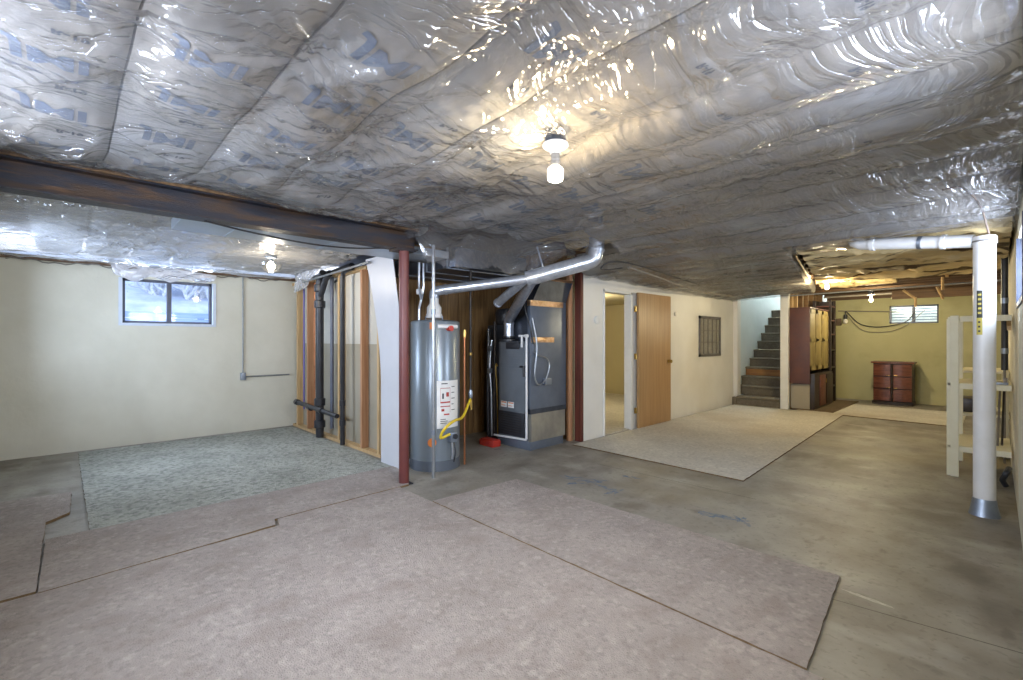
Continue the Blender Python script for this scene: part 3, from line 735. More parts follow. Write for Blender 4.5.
# blue-grey duct behind the beam
y0, y1 = on_x(180, -4.0).y, 2.42
dk = thing('rectangular_duct', 'pale blue-grey flat duct running just behind the rusty beam', 'duct', (-4.1, y0, 2.2))
link('duct_body', B(-4.38, -3.96, y0, 2.9, 2.20, 2.275, bev=.004), M['galv_duct'], dk)
for yy in (y0+.35, y0+1.1): link('seam', B(-4.386, -3.955, yy, yy+.02, 2.195, 2.28), M['galv_duct'], dk)
c = [at(205,221,3.2), at(250,232,3.5), at(305,243,3.8), at(350,248,4.1), at(395,248,4.35)]
tag(link('hanging_cable', T(smooth_path(c), .007, 8), M['cable_black']), 'black cable drooping beneath the duct and rusty beam', 'cable')

# white column on the right
cc = Vector((-.055, 5.12, 0))
cl = thing('white_column', 'thick white pipe column standing on the concrete at the right', 'column', cc)
link('shaft', L(cc, [(.064,.06),(.064,2.09),(.070,2.09),(.070,2.14),(.065,2.15),(0,2.15)], 32), M['white_pvc'], cl)
link('flashing_collar', L(cc, [(.092,0),(.086,.02),(.074,.08),(.068,.12),(.066,.13)], 28), M['galv_dull'], cl)['label'] = 'dull galvanized collar at the foot'
bm = new_bm(); tube(bm, [(-.055,5.12,2.105),(-.055,5.12,2.118)], .072, 28); link('clamp_band', bm, M['cable_grey'], cl)
def patch(c0, r, a0, a1, z0, z1, n=10):
    bm = new_bm(); lo = [bm.verts.new((c0.x+r*math.cos(a0+(a1-a0)*k/n), c0.y+r*math.sin(a0+(a1-a0)*k/n), z0)) for k in range(n+1)]
    hi = [bm.verts.new((v.co.x, v.co.y, z1)) for v in lo]
    for k in range(n): bm.faces.new((lo[k], lo[k+1], hi[k+1], hi[k]))
    return bm
view = math.atan2(-cc.y, -cc.x)      # towards the viewer
bs_ = link('black_sticker', patch(cc, .0652, view-.70, view-.14, 1.52, 1.73), M['label_black'], cl); bs_['label'] = 'black printed sticker'
ys_ = link('yellow_sticker', patch(cc, .0651, view-.72, view-.16, 1.39, 1.52), M['label_yellow'], cl); ys_['label'] = 'yellow sticker'
bm = new_bm()
for k in range(5):
    p = patch(cc, .0660, view-.58+.02*(k%2), view-.26, 1.55+k*.035, 1.565+k*.035); me_ = bpy.data.meshes.new('t'); p.to_mesh(me_); p.free(); bm.from_mesh(me_)
link('sticker_print', bm, M['label_yellow'], bs_)
bm = new_bm()
for k in range(3):
    p = patch(cc, .0660, view-.55, view-.34, 1.41+k*.035, 1.425+k*.035); me_ = bpy.data.meshes.new('t'); p.to_mesh(me_); p.free(); bm.from_mesh(me_)
link('sticker_print', bm, M['label_black'], ys_)

# white drain pipe from the column
p = [(-.93,5.32,2.40),(-.925,5.32,2.32),(-.90,5.31,2.262),(-.85,5.30,2.232),(-.78,5.28,2.222),(-.115,5.14,2.125)]
dp = thing('waste_pipe', 'white plastic waste pipe with elbow running under the ceiling to the column', 'pipe', (-.5,5.2,2.15))
link('pipe_run', T(p, .052, 20), M['white_pvc'], dp)
def ring(a, b, r, n=20): return T([a, b], r, n)
A_, B_ = Vector(p[4]), Vector(p[5])
link('coupling', ring(A_.lerp(B_,.0), A_.lerp(B_,.05), .060), M['white_pvc'], dp)
link('coupling', ring(A_.lerp(B_,.72), A_.lerp(B_,.76), .060), M['white_pvc'], dp)
link('strap', ring(A_.lerp(B_,.50), A_.lerp(B_,.54), .055), M['galv_dull'], dp)['label'] = 'grey metal strap'
# brown strand modelled along a seam of the plastic near the column
tag(link('seam_strand', T(smooth_path([at(943,190,2.9), at(962,188,2.95), at(980,205,3.2), at(989,234,3.45)]), .006, 6), M['brown_strip']), 'thin brown strand marking a seam in the plastic above the white column', 'cord')

# ------------------------------------------------------------------ carpets
def rug(name, poly, z0, th, m, label, wob=.003, sub=.06):
    P = []
    for i in range(len(poly)):
        a, b = Vector(poly[i]), Vector(poly[(i+1)%len(poly)]); n = max(1, int((b-a).length/sub))
        nr = Vector((-(b-a).y, (b-a).x)).normalized()
        for k in range(n):
            q = a.lerp(b, k/n); P.append(q if k == 0 else q+nr*random.uniform(-wob, wob))
    bm = new_bm(); lo = [bm.verts.new((q.x, q.y, z0)) for q in P]; hi = [bm.verts.new((q.x, q.y, z0+th)) for q in P]
    bm.faces.new(lo[::-1]).material_index = 1; bm.faces.new(hi)
    for i in range(len(P)):
        j = (i+1)%len(P); bm.faces.new((lo[i], lo[j], hi[j], hi[i])).material_index = 1
    o = link(name, bm, [m, M['backing']], sharp=30); return tag(o, label, 'carpet')
rug('carpet_piece', [(-3.485,YB+.03),(-.42,YB+.03),(-.47,2.165),(-3.24,2.195),(-3.752,2.20),(-3.716,1.15),(-3.58,1.12)], .001, .012, M['beige_carpet'], 'largest mauve-beige carpet piece filling the foreground floor')
rug('carpet_piece', [(-3.235,2.205),(-.53,2.175),(-.61,3.165),(-3.19,3.14)], .001, .014, M['beige_carpet'], 'mauve-beige carpet piece joined along its seam to the foreground carpet')
rug('carpet_piece', [(-4.40,-.09),(-3.50,-.10),(-3.60,1.10),(-3.72,1.13),(-3.76,2.30),(-4.42,2.54)], .001, .016, M['beige_carpet'], 'long pinkish carpet strip between the grey rug and the foreground carpet')
rug('carpet_piece', [(-5.66,YB+.03),(-5.61,.05),(-4.95,.03),(-4.80,-.097),(-3.515,-.108),(-3.505,YB+.03)], .001, .020, M['beige_carpet'], 'L-shaped pinkish carpet offcut at the left edge of the floor')
rug('area_rug', [(-7.56,.12),(-4.38,.13),(-4.40,2.53),(-7.52,2.54)], .001, .013, M['grey_rug'], 'grey-green shag rug in the bay beside the open stud wall')
rug('carpet_piece', [(-3.75,4.70),(-1.66,4.66),(-1.88,10.02),(-2.5,10.03),(-3.75,10.12)], .001, .012, M['beige_far'], 'old cream carpet with a brown stain in front of the oak door')
rug('carpet_piece', [(-2.62,10.04),(-.35,9.93),(-.35,11.9),(-2.0,11.9),(-2.62,11.9)], .001, .012, M['beige_far'], 'cream carpet strip lying across the floor before the dresser')
rug('floor_mat', [(-2.72,10.20),(-2.05,10.16),(-2.04,12.4),(-2.72,12.4)], .014, .012, M['brown_mat'], 'brown mat under the old wall cupboard')

# ------------------------------------------------------------------ left wall conduit
a = on_x(243, XL+.02, 279); b = on_x(243, XL+.02, 374); c_ = on_x(296, XL+.02, 378)
cd = thing('wall_conduit', 'thin metal conduit with a junction box on the left wall', 'conduit', (XL, a.y, 1))
link('vertical_run', T([(XL+.015,a.y,2.3),(XL+.015,a.y,b.z)], .010, 8), M['conduit'], cd)
link('horizontal_run', T([(XL+.015,a.y,b.z-.04),(XL+.015,2.55,b.z-.04)], .011, 8), M['conduit'], cd)
link('junction_box', B(XL+.001, XL+.045, a.y-.035, a.y+.035, b.z-.09, b.z+.02, bev=.004), M['galv_dull'], cd)
bm = new_bm(); nnn = 60
P = [Vector((XL+.05+.02*math.sin(k*.9), YB+.05+k*(2.9)/nnn, 2.262+.014*math.sin(k*.55)+.01*math.sin(k*1.7))) for k in range(nnn)]
tag(link('rim_cable', T(P, .008, 6), M['cable_grey']), 'dusty grey cable sagging along the top of the left wall', 'cable')

# ------------------------------------------------------------------ stud wall
SYW = 2.60
sw = thing('stud_wall', 'open pine stud wall with pipes in front of pale board', 'stud wall', (-6.4, SYW, 0))
def sx(u): return on_y(u, SYW).x
for (u0, u1, mm) in ((294.5,299.5,'pine'),(304,310.5,'pine_red'),(336.5,340,'pine'),(357.5,364.5,'pine_red'),(375.5,380,'pine')):
    x = (sx(u0)+sx(u1))/2
    link('stud', B(x-.021, x+.021, SYW, SYW+.09, .038, 2.205, bev=.002, seg=1), M[mm], sw)
link('bottom_plate', B(sx(293), sx(380)+.01, SYW, SYW+.09, 0, .038), M['pine'], sw)
link('top_plate', B(sx(291), sx(366), SYW-.0, SYW+.09, 2.205, 2.245), M['pine'], sw)
link('upper_board', B(sx(294), sx(380), SYW+.092, SYW+.105, 1.30, 2.25), M['drywall_back'], sw)['label'] = 'whitish upper backing board'
link('lower_board', B(sx(294), sx(380), SYW+.092, SYW+.105, .0, 1.30), M['drywall_tan'], sw)['label'] = 'tan lower backing board'
# plumbing
x = on_y(319.8, SYW-.07).x; wp = thing('soil_stack', 'thick black soil stack with fittings in the stud wall', 'pipe', (x, SYW-.06, 0))
yq = SYW-.07
bm = new_bm(); tube(bm, [(x,yq,.02),(x,yq,2.12),(x+.02,yq,2.2),(x+.12,yq,2.26)], .052, 20); link('pipe_run', bm, M['black'], wp)
for z in (.20, .50, 1.84, 2.06): link('hub', T([(x,yq,z-.055),(x,yq,z-.045),(x,yq,z+.045),(x,yq,z+.055)], [.058,.072,.072,.058], 20), M['black'], wp)
link('wye_branch', T([(x,yq,1.93),(x+.10,yq,2.03),(x+.20,yq,2.17),(x+.32,yq,2.22)], .038, 16), M['black'], wp)
x2 = sx(330.5); wp2 = thing('vent_pipe', 'slim blue-grey vent pipe between two studs', 'pipe', (x2, SYW-.03, .3))
link('pipe_run', T([(x2,SYW+.02,.15),(x2,SYW+.02,2.22)], .024, 14), M['grey_pipe'], wp2)
x3 = on_y(342.5, SYW-.05).x; wp3 = thing('drain_pipe', 'black drain pipe bending over at the top beside a stud', 'pipe', (x3, SYW-.05, 0))
link('pipe_run', T([(x3,SYW-.05,.02),(x3,SYW-.05,2.14),(x3+.03,SYW-.05,2.20),(x3+.09,SYW-.05,2.225),(x3+.28,SYW-.05,2.24)], .030, 16), M['black'], wp3)
for z in (.30, .55): link('hub', T([(x3,SYW-.05,z-.035),(x3,SYW-.05,z+.035)], .038, 16), M['black'], wp3)
q_ = on_y(297, SYW-.16, 402); xa = q_.x; za = q_.z
wp4 = thing('trap_arm', 'black horizontal drain arm with capped end across the studs', 'pipe', (xa, SYW-.1, za))
link('pipe_run', T([(xa,SYW-.16,za),(x3,SYW-.12,za-.06)], .030, 16), M['black'], wp4)
link('end_cap', T([(xa-.03,SYW-.16,za),(xa+.05,SYW-.16,za-.003)], .042, 16), M['black'], wp4)
for u in (320, 331): 
    xx = sx(u); link('hub', T([(xx-.05,SYW-.14,za-.03),(xx+.05,SYW-.14,za-.04)], .04, 16), M['black'], wp4)
tag(link('water_line', T([(sx(302),SYW+.03,.3),(sx(302),SYW+.03,2.2)], .012, 8), mat('blue_pex', (.12,.12,.42), .4, var=(.15,.15,.5), scale=5)), 'blue water line beside the leftmost stud', 'pipe')
tag(link('water_line', T([(sx(312.5),SYW+.03,.1),(sx(312.5),SYW+.03,2.2)], .012, 8), M['copper']), 'copper water line beside the second stud', 'pipe')
# pale strip above
a, b = on_y(304, 2.46, 282), on_y(369, 2.46, 262)
tag(link('metal_strip', T([a, b], .014, 8), M['conduit']), 'pale metal strip slanting above the stud wall', 'strip')
# dark jumble over the stud wall : insulated pipes
for k, (u0, v0_, u1, v1_, r) in enumerate(((312,284,352,266,.045),(335,283,366,268,.035),(300,285,330,272,.03))):
    a, b = on_y(u0, 2.72, v0_), on_y(u1, 2.72, v1_)
    tag(link('overhead_pipe', T(smooth_path([a, a.lerp(b,.5)+Vector((0,0,.02)), b]), r, 12), M['black']), ['thickest black pipe lying above the stud wall', 'black pipe ending nearest the white panel above the studs', 'black pipe over the leftmost stud'][k], 'pipe')
# white leaning panel
def panel():
    bm = new_bm(); n = 26; rows = []
    for k in range(n):
        t = k/(n-1); z = 2.275*(1-t)+.008*t
        l = 365.5+15.5*min(1, (1-(1-min(1,t/.62))**1.7)); r = 392+9*min(1, t/.35)
        yb = 2.50+.03*math.sin(t*3)
        xl_, xr_ = on_y(l, yb).x, on_y(r, yb).x
        rows.append([bm.verts.new((xl_, yb, z)), bm.verts.new((xr_, yb, z)), bm.verts.new((xr_, yb+.006, z)), bm.verts.new((xl_, yb+.006, z))])
    for a, b in zip(rows, rows[1:]):
        for i in range(4): bm.faces.new((a[i], a[(i+1)%4], b[(i+1)%4], b[i]))
    bm.faces.new(rows[0]); bm.faces.new(rows[-1][::-1]); return bm
tag(link('white_panel', panel(), M['white_panel']), 'tall thin white board leaning beside the red post', 'panel')

# ------------------------------------------------------------------ water heater
wc = Vector((-4.185, 2.885, 0)); wr = .262
wh = thing('water_heater', 'grey cylindrical gas water heater behind the red post', 'water heater', wc)
link('tank', L(wc, [(.0,.03),(wr-.01,.03),(wr,.04),(wr,1.53),(wr-.006,1.545),(wr-.03,1.555),(0,1.575)], 48), M['tank'], wh)
link('base_ring', L(wc, [(wr+.004,.0),(wr+.004,.10),(wr,.105)], 48), M['tank_band'], wh)
va = math.atan2(-wc.y, -wc.x)     # towards the viewer, right side in view = +
def wpatch(name, a0, a1, z0, z1, m, rr=.0015, lab=None):
    o = link(name, patch(wc, wr+rr, va+a0, va+a1, z0, z1, 14), m, wh)
    if lab: o['label'] = lab
    return o
WLAB = wpatch('warning_label', .06, 1.1, .44, .93, M['paper'], lab='white warning label with red boxes')
def wprint(a0, a1, z0, z1, m, r=.003): 
    link('label_print', patch(wc, wr+r, va+a0, va+a1, z0, z1, 6), m, WLAB)
for (a0,a1,z0,z1,m) in ((.2,.62,.85,.856,'ink_red'),(.2,.62,.70,.715,'ink_red'),(.2,.62,.66,.67,'ink_red'),(.2,.21,.70,.85,'ink_red'),(.61,.62,.60,.85,'ink_red'),
                        (.27,.34,.745,.80,'ink_dark'),(.44,.56,.765,.81,'ink_red'),(.24,.36,.615,.64,'ink_red'),(.34,.58,.575,.59,'ink_red'),(.2,.42,.53,.537,'ink_dark'),(.2,.5,.51,.517,'ink_dark'),(.2,.46,.49,.497,'ink_dark'),
                        (.24,.5,.895,.905,'ink_dark'),(.68,.86,.86,.868,'ink_dark'),(.68,.84,.80,.808,'ink_dark'),(.68,.86,.74,.748,'ink_dark'),(.68,.8,.68,.688,'ink_dark'),(.68,.86,.62,.628,'ink_dark')):
    wprint(a0, a1, z0, z1, M[m])
wpatch('orange_sticker', -.22, .0, 1.46, 1.53, M['orange'], lab='square orange sticker at the top'); 
def disc_on_tank(name, an, z, rad, m, dep=.012):
    d = Vector((math.cos(va+an), math.sin(va+an), 0)); p = wc+d*(wr-.004)+Vector((0,0,z))
    return link(name, T([p, p+d*dep], rad, 20), m, wh)
disc_on_tank('access_cover', -.12, .30, .045, M['orange'])['label'] = 'round orange cover low on the tank'
d = Vector((math.cos(va+.5), math.sin(va+.5), 0))
# horizontal relief tube label near the top
arc = [wc+Vector((math.cos(va+.1+k*.09), math.sin(va+.1+k*.09), 0))*(wr+.014)+Vector((0,0,1.49)) for k in range(10)]
link('relief_tube', T(arc, .022, 12), M['white_pvc'], wh)
disc_on_tank('relief_valve', .55, 1.47, .028, M['red'], .06)['label'] = 'red relief valve'
# draft hood
hc = wc+Vector((-.02,.0,0))
link('draft_hood', L(hc, [(.075,1.585),(.085,1.59),(.085,1.63),(.078,1.635),(.078,1.70),(.05,1.745),(.05,1.80)], 24), M['white_pvc'], wh)
bm = new_bm()
for k in range(4):
    a = PI/4+k*PI/2; tube(bm, [hc+Vector((.09*math.cos(a),.09*math.sin(a),1.56)), hc+Vector((.09*math.cos(a),.09*math.sin(a),1.61))], .008, 6)
link('hood_leg', bm, M['galv_dull'], wh)
# water connectors
for (dx, dy) in ((-.16,-.10),(-.05,-.17)):
    p0 = wc+Vector((dx,dy,1.56)); q = smooth_path([p0, p0+Vector((0,0,.12)), p0+Vector((.02,.01,.22)), p0+Vector((.05 if dx<-.1 else -.03,.02,.34)), p0+Vector((.05 if dx<-.1 else -.03,.02,.62))])
    link('water_connector', T(q, .013, 8), M['galv'], wh)
link('shutoff_valve', B(wc.x-.14, wc.x-.08, wc.y-.15, wc.y-.10, 1.84, 1.90, bev=.008), M['white_pvc'], wh)
# gas valve
gd = Vector((math.cos(va+.62), math.sin(va+.62), 0)); gp = wc+gd*(wr+.035)
bm = new_bm(); box(bm, gp.x-.045, gp.x+.045, gp.y-.035, gp.y+.035, .30, .40); bevel(bm, .008, 2)
gv_ = link('gas_valve', bm, M['galv_dull'], wh)
link('control_knob', T([gp+gd*.03+Vector((0,0,.36)), gp+gd*.065+Vector((0,0,.36))], .026, 16), M['black'], gv_)
link('burner_tube', T(smooth_path([gp+Vector((0,0,.30)), gp+gd*.01+Vector((0,0,.2)), gp+Vector((0,0,.12))]), .011, 8), M['galv'], wh)
link('burner_tube', T(smooth_path([gp+Vector((.03,0,.30)), gp+gd*.02+Vector((.035,0,.2)), gp+Vector((.03,0,.10))]), .008, 8), M['black'], wh)
# yellow gas hose up to the black iron pipe
ghx = at(470.5, 390, 5.15)
hs = smooth_path([at(450,434,4.68), at(441,438,4.62), at(442.5,432,4.60), at(448,425.5,4.60), at(455,420.5,4.70), at(463,416.5,4.9), Vector((ghx.x,ghx.y,.70))])
gh = thing('gas_hose', 'yellow flexible gas hose joining the water heater to the black gas pipe', 'hose', (gp.x, gp.y, .4))
link('hose', T(hs, .014, 10), M['yellow'], gh)
link('fitting', T([Vector((ghx.x,ghx.y,.69)), Vector((ghx.x+.01,ghx.y,.58))], .02, 10), M['brass'], gh)
gpz = thing('gas_pipe', 'black iron gas drop pipe with valve between heater and furnace', 'pipe', (ghx.x, ghx.y, .7))
link('pipe_run', T([(ghx.x,ghx.y,.72),(ghx.x,ghx.y,2.12)], .012, 10), M['black_iron'], gpz)
link('valve_body', T([(ghx.x,ghx.y,.70),(ghx.x,ghx.y,.73),(ghx.x,ghx.y,.76),(ghx.x,ghx.y,.80)], [.016,.026,.026,.016], 12), M['galv_dull'], gpz)
link('union', T([(ghx.x,ghx.y,1.18),(ghx.x,ghx.y,1.21)], .019, 10), M['brass'], gpz)
# vertical conduit in front of tank
pa = at(433.5, 470, 4.55)
cv = thing('vertical_conduit', 'straight grey conduit rising from floor to ceiling in front of the water heater', 'conduit', (pa.x, pa.y, 0))
link('pipe_run', T([(pa.x,pa.y,.0),(pa.x,pa.y,2.28)], .0165, 12), M['conduit'], cv)
for z in (.42, 1.6): link('coupling', T([(pa.x,pa.y,z),(pa.x,pa.y,z+.05)], .022, 12), M['galv_dull'], cv)
# brass-capped copper pipe to the right of the tank
p = at(464.5, 330, 5.05)
cp = thing('copper_pipe', 'capped copper pipe standing right of the water heater', 'pipe', (p.x, p.y, 0))
link('pipe_run', T([(p.x,p.y,.0),(p.x,p.y,1.40)], .011, 10), M['copper'], cp)
link('cap', T([(p.x,p.y,1.38),(p.x,p.y,1.46)], .02, 12), M['brass'], cp)
# clutter at tank foot
p = on_floor(419, 466)
ft = thing('drain_pump', 'black drain valve assembly with foil and small pipes at the foot of the heater', 'pump', (p[0], p[1], 0))
link('pump_body', L((p[0],p[1],0), [(.0,.0),(.055,.0),(.06,.05),(.05,.11),(.03,.14),(0,.145)], 18), M['black'], ft)
bm = new_bm()
g_ = bmesh.ops.create_icosphere(bm, subdivisions=3, radius=.075, matrix=Matrix.Translation((p[0]-.02,p[1]+.04,.22)))
for v in bm.verts: v.co += (v.co-Vector((p[0]-.02,p[1]+.04,.22)))*random.uniform(-.25,.2)
link('foil_wrap', bm, M['silver_foil'], ft, sharp=10)
for k in range(4):
    a = Vector((p[0]-.07+.04*k, p[1]-.06+.02*k, .012)); link('hose', T(smooth_path([a, a+Vector((.03,-.03,.06)), a+Vector((.06,.03,.10)), a+Vector((.10,.05,.04))]), .010, 8), [M['galv'],M['black'],M['brass'],M['white_pvc']][k], ft)

# ------------------------------------------------------------------ furnace
fx1, fy0, fy1 = -3.93, 4.10, 4.70
fx0 = -4.50
fn = thing('furnace', 'tall grey upright gas furnace with burner door and side return duct', 'furnace', (fx1, fy0, 0))
link('plinth', B(fx0-.01, fx1+.01, fy0-.01, fy1+.01, 0, .10, bev=.003), M['furn_panel'], fn)
link('cabinet', B(fx0, fx1-.05, fy0, fy1, .10, 1.33, bev=.006), M['furn_grey'], fn)
# front door with ribs
bm = new_bm(); box(bm, fx0+.03, fx1-.07, fy0-.014, fy0, .58, 1.30)
for k in range(9): box(bm, fx0+.06, fx1-.10, fy0-.020, fy0-.013, .98+k*.032, .992+k*.032)
link('front_door', bm, M['furn_grey'], fn)
bd_ = link('burner_door', B(fx0+.02, fx1-.09, fy0-.016, fy0, .14, .44, bev=.004), M['black'], fn); bd_['label'] = 'black lower burner door'
bm = new_bm()
for k in range(8): box(bm, fx0+.07, fx1-.14, fy0-.021, fy0-.015, .19+k*.03, .20+k*.03)
link('louver', bm, M['black_iron'], bd_)
for k in (0,1):
    x0 = fx0+.06+k*.13
    rl_ = link('rating_label', B(x0, x0+.11, fy0-.0165, fy0-.0145, .49, .565), M['paper'], fn)
    bm = new_bm(); box(bm, x0+.01, x0+.10, fy0-.018, fy0-.0165, .545, .558); box(bm, x0+.01, x0+.08, fy0-.018, fy0-.0165, .51, .518); link('label_print', bm, M['orange'], rl_)
# side return duct
link('side_duct', B(fx1-.05, fx1, fy0, fy1+.08, .46, 1.84, bev=.004), M['furn_panel'], fn)
link('lower_panel', B(fx1-.05, fx1+.001, fy0+.02, fy1+.06, .10, .44), M['furn_low'], fn)['label'] = 'paler galvanized lower panel'
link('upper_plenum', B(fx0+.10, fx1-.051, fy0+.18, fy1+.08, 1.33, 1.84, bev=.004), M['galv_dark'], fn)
bm = new_bm()
box(bm, fx1-.052, fx1+.003, fy0-.003, fy1+.02, 1.77, 1.84); link('foil_tape', bm, M['foil'], fn)['label'] = 'coppery foil tape at the duct top'
bm = new_bm(); box(bm, fx1-.052, fx1+.003, fy0+.01, fy0+.44, 1.32, 1.385); link('foil_tape', bm, M['foil'], fn)['label'] = 'coppery foil tape at mid height'
bm = new_bm(); box(bm, fx1-.052, fx1+.004, fy0, fy1+.08, .44, .50); link('dark_seam', bm, M['galv_dark'], fn)
# flared transition
bm = new_bm()
lo = [(fx0+.25,fy0+.05,1.84),(fx1,fy0+.05,1.84),(fx1,fy1+.08,1.84),(fx0+.25,fy1+.08,1.84)]
hi = [(fx0+.35,fy0+.20,2.12),(fx1+.02,fy0+.20,2.12),(fx1+.02,fy1+.20,2.12),(fx0+.35,fy1+.20,2.12)]
va_ = [bm.verts.new(q) for q in lo]; vb_ = [bm.verts.new(q) for q in hi]
for i in range(4): bm.faces.new((va_[i], va_[(i+1)%4], vb_[(i+1)%4], vb_[i]))
bm.faces.new(vb_)
link('transition_duct', bm, M['galv_dark'], fn)
bm = new_bm()
for (a, b_) in ((0,1),(1,2)):
    P0, P1 = Vector(hi[a]), Vector(hi[b_]); tube(bm, [P0, P1], .018, 4)
link('transition_flange', bm, M['foil'], fn)
# draft inducer and black collar
link('vent_collar', L((on_y(509, fy0+.12).x,fy0+.12,0), [(.10,1.325),(.13,1.335),(.13,1.36),(.075,1.375),(.075,1.40)], 24), M['black'], fn)
link('inducer_box', B(fx0+.16, fx0+.40, fy0-.03, fy0+.01, 1.235, 1.325, bev=.01), M['black'], fn)
# white condensate pipe
bx_ = fx1-.03; yb_ = fy0-.035
bm = new_bm(); tube(bm, [(bx_-.13,yb_,1.40),(bx_-.015,yb_,1.40),(bx_,yb_,1.385),(bx_,yb_,.15),(bx_-.015,yb_,.13),(fx0-.03,yb_-.02,.115)], .014, 12)
link('condensate_pipe', bm, M['white_pvc'], fn)
link('condensate_pipe', T([(bx_-.08,yb_,1.40),(bx_-.08,yb_,1.26)], .014, 12), M['white_pvc'], fn)
link('pipe_elbow', T([(bx_-.025,yb_,1.40),(bx_+.018,yb_,1.40)], .021, 12), M['white_pvc'], fn)
# side conduit loop and tag
s = fx1+.012
link('flex_conduit', T(smooth_path([(s,fy0+.02,1.62),(s+.02,fy0+.08,1.30),(s+.03,fy0+.04,1.0),(s+.03,fy0+.04,.88),(s+.04,fy0+.10,.80),(s+.04,fy0+.22,.86),(s+.03,fy0+.30,1.02),(s+.02,fy0+.26,1.12),(s+.01,fy0+.12,1.16),(s,fy0+.05,1.2)]), .010, 8), M['conduit'], fn)
link('junction_box', B(s, s+.04, fy0+.22, fy0+.34, .79, .87, bev=.005), M['galv_dull'], fn)
link('flex_conduit', T(smooth_path([(fx1-.10,fy0-.02,1.85),(fx1-.04,fy0-.04,1.7),(fx1+.01,fy0-.01,1.5),(fx1+.02,fy0+.03,1.3)]), .009, 8), M['cable_black'], fn)
link('gas_connector', T([(fx1-.14,fy0-.03,1.02),(fx1-.06,fy0-.05,1.02),(fx1-.06,fy0-.05,.9)], .016, 10), M['black'], fn)
# dark unit to the left, with pipes
x0 = -4.86; dkx = thing('return_air_box', 'dark sheet metal return box with pipes to the left of the furnace', 'duct', (x0, 4.3, 0))
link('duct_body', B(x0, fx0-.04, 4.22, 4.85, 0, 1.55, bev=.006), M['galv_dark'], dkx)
link('drum_top', L((x0+.17,4.42,0), [(0,1.55),(.14,1.55),(.155,1.58),(.155,1.72),(.14,1.77),(0,1.79)], 28), M['black'], dkx)
for k, (dx, r, m, zt) in enumerate(((.05,.022,'black',1.5),(.12,.012,'galv',1.35),(.18,.018,'black_iron',1.6),(.24,.010,'brass',1.0))):
    q = smooth_path([(x0+dx,4.19,.05),(x0+dx,4.18,.6),(x0+dx+.02*(-1)**k,4.17,1.0),(x0+dx,4.19,zt)])
    link('riser_pipe', T(q, r, 10), M[m], dkx)
for z in (.9, 1.2): link('riser_valve', B(x0+.09, x0+.16, 4.13, 4.17, z, z+.07, bev=.008), M['galv_dull'], dkx)
# red tray on the floor
q = at(490, 443, 5.95)
tr = thing('red_tray', 'small red plastic tray on the floor left of the furnace', 'tray', (q.x, q.y, 0))
link('tray_body', B(q.x-.13, q.x+.13, q.y-.07, q.y+.07, 0, .075, bev=.012), M['red'], tr)
link('tray_lid', B(q.x-.12, q.x+.12, q.y-.06, q.y+.06, .075, .088, bev=.004), M['red'], tr)

# ------------------------------------------------------------------ flue
fp = thing('flue_pipe', 'shiny galvanized flue pipe from the water heater sweeping up through the ceiling hole', 'flue pipe', (hc.x, hc.y, 1.8))
S = Vector((hc.x, hc.y, 1.80)); W_ = at(527, 279, 4.92); E_ = Vector((-3.00, 3.98, 2.17))
def seg_pipe(name, a, b, r, rib=True, n=24):
    link(name, T([a, b], r, n), M['galv'], fp)
    if rib:
        d_ = (b-a).normalized()
        for p_ in (a, b): link('crimp_ring', T([p_-d_*.012, p_+d_*.012], r+.005, n), M['galv'], fp)
link('elbow', T(smooth_path([S, S+Vector((0,0,.04)), S+Vector((.02,.01,.075)), S+(W_-S).normalized()*.13+Vector((0,0,.07))], 4), .053, 20), M['galv'], fp)
st = S+(W_-S).normalized()*.13+Vector((0,0,.07))
seg_pipe('small_run', st, W_, .053)
E0 = E_
seg_pipe('large_run', W_, E0, .082)
top = Vector((FLUE[0], FLUE[1], 2.36))
link('elbow', T(smooth_path([E0, E0+(E0-W_).normalized()*.07+Vector((0,0,.01)), Vector((FLUE[0]-.01,FLUE[1]-.01,2.25)), top, top+Vector((0,0,.22))], 5), .080, 24), M['galv'], fp)
link('crimp_ring', T([Vector((FLUE[0]-.005,FLUE[1]-.005,2.30)), Vector((FLUE[0],FLUE[1],2.325))], .087, 24), M['galv'], fp)
# branch down to the furnace
F0 = Vector((on_y(509, fy0+.12).x, fy0+.12, 1.40)); F1 = F0+Vector((0,0,.17))
seg_pipe('furnace_connector', F0, F1, .066)
WB_ = W_+(E0-W_)*.10
seg_pipe('branch_run', F1+Vector((.01,-.01,.04)), WB_, .064)
link('elbow', T([F1-Vector((0,0,.02)), F1+Vector((.0,0,.02)), F1+Vector((.015,-.015,.07))], .064, 20), M['galv'], fp)
g0 = W_+(S-W_)*.02; g1 = at(498, 303, 5.4)
seg_pipe('stub_run', g0, g1, .050)
# strap hangers
hgp = W_.lerp(E0, .33)
link('hanger_strap', T([hgp+Vector((0,0,-.06)), Vector((hgp.x-.08, hgp.y-.06, 2.34))], .012, 4), M['galv_dull'], fp)
hgp = at(470, 280, 4.95)
# overhead trunk duct in the utility recess
td = thing('trunk_duct', 'dark trunk duct overhead above the water heater', 'duct', (-4.6, 3.4, 2.1))
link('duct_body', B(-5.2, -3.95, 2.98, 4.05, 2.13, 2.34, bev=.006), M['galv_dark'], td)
for xx in (-4.9, -4.5, -4.1): link('seam', B(xx, xx+.025, 2.97, 4.06, 2.12, 2.345), M['galv_dull'], td)
for (ya, yb) in ((3.55, 3.93), (4.19, 4.6)):
    o = batt('insulation_batt', FLUE[0]-.55, FLUE[0]+.20, ya, yb, lambda x, y: 2.43-.03*lattice(x*9, y*9, 81), [M['batt_tan'], M['logo_dark'], M['logo_dark']], step=.03)
    tag(o, 'tan insulation batt showing through the %s side of the flue hole' % ('near' if ya < 4 else 'far'), 'insulation', 'insulation at the flue hole')
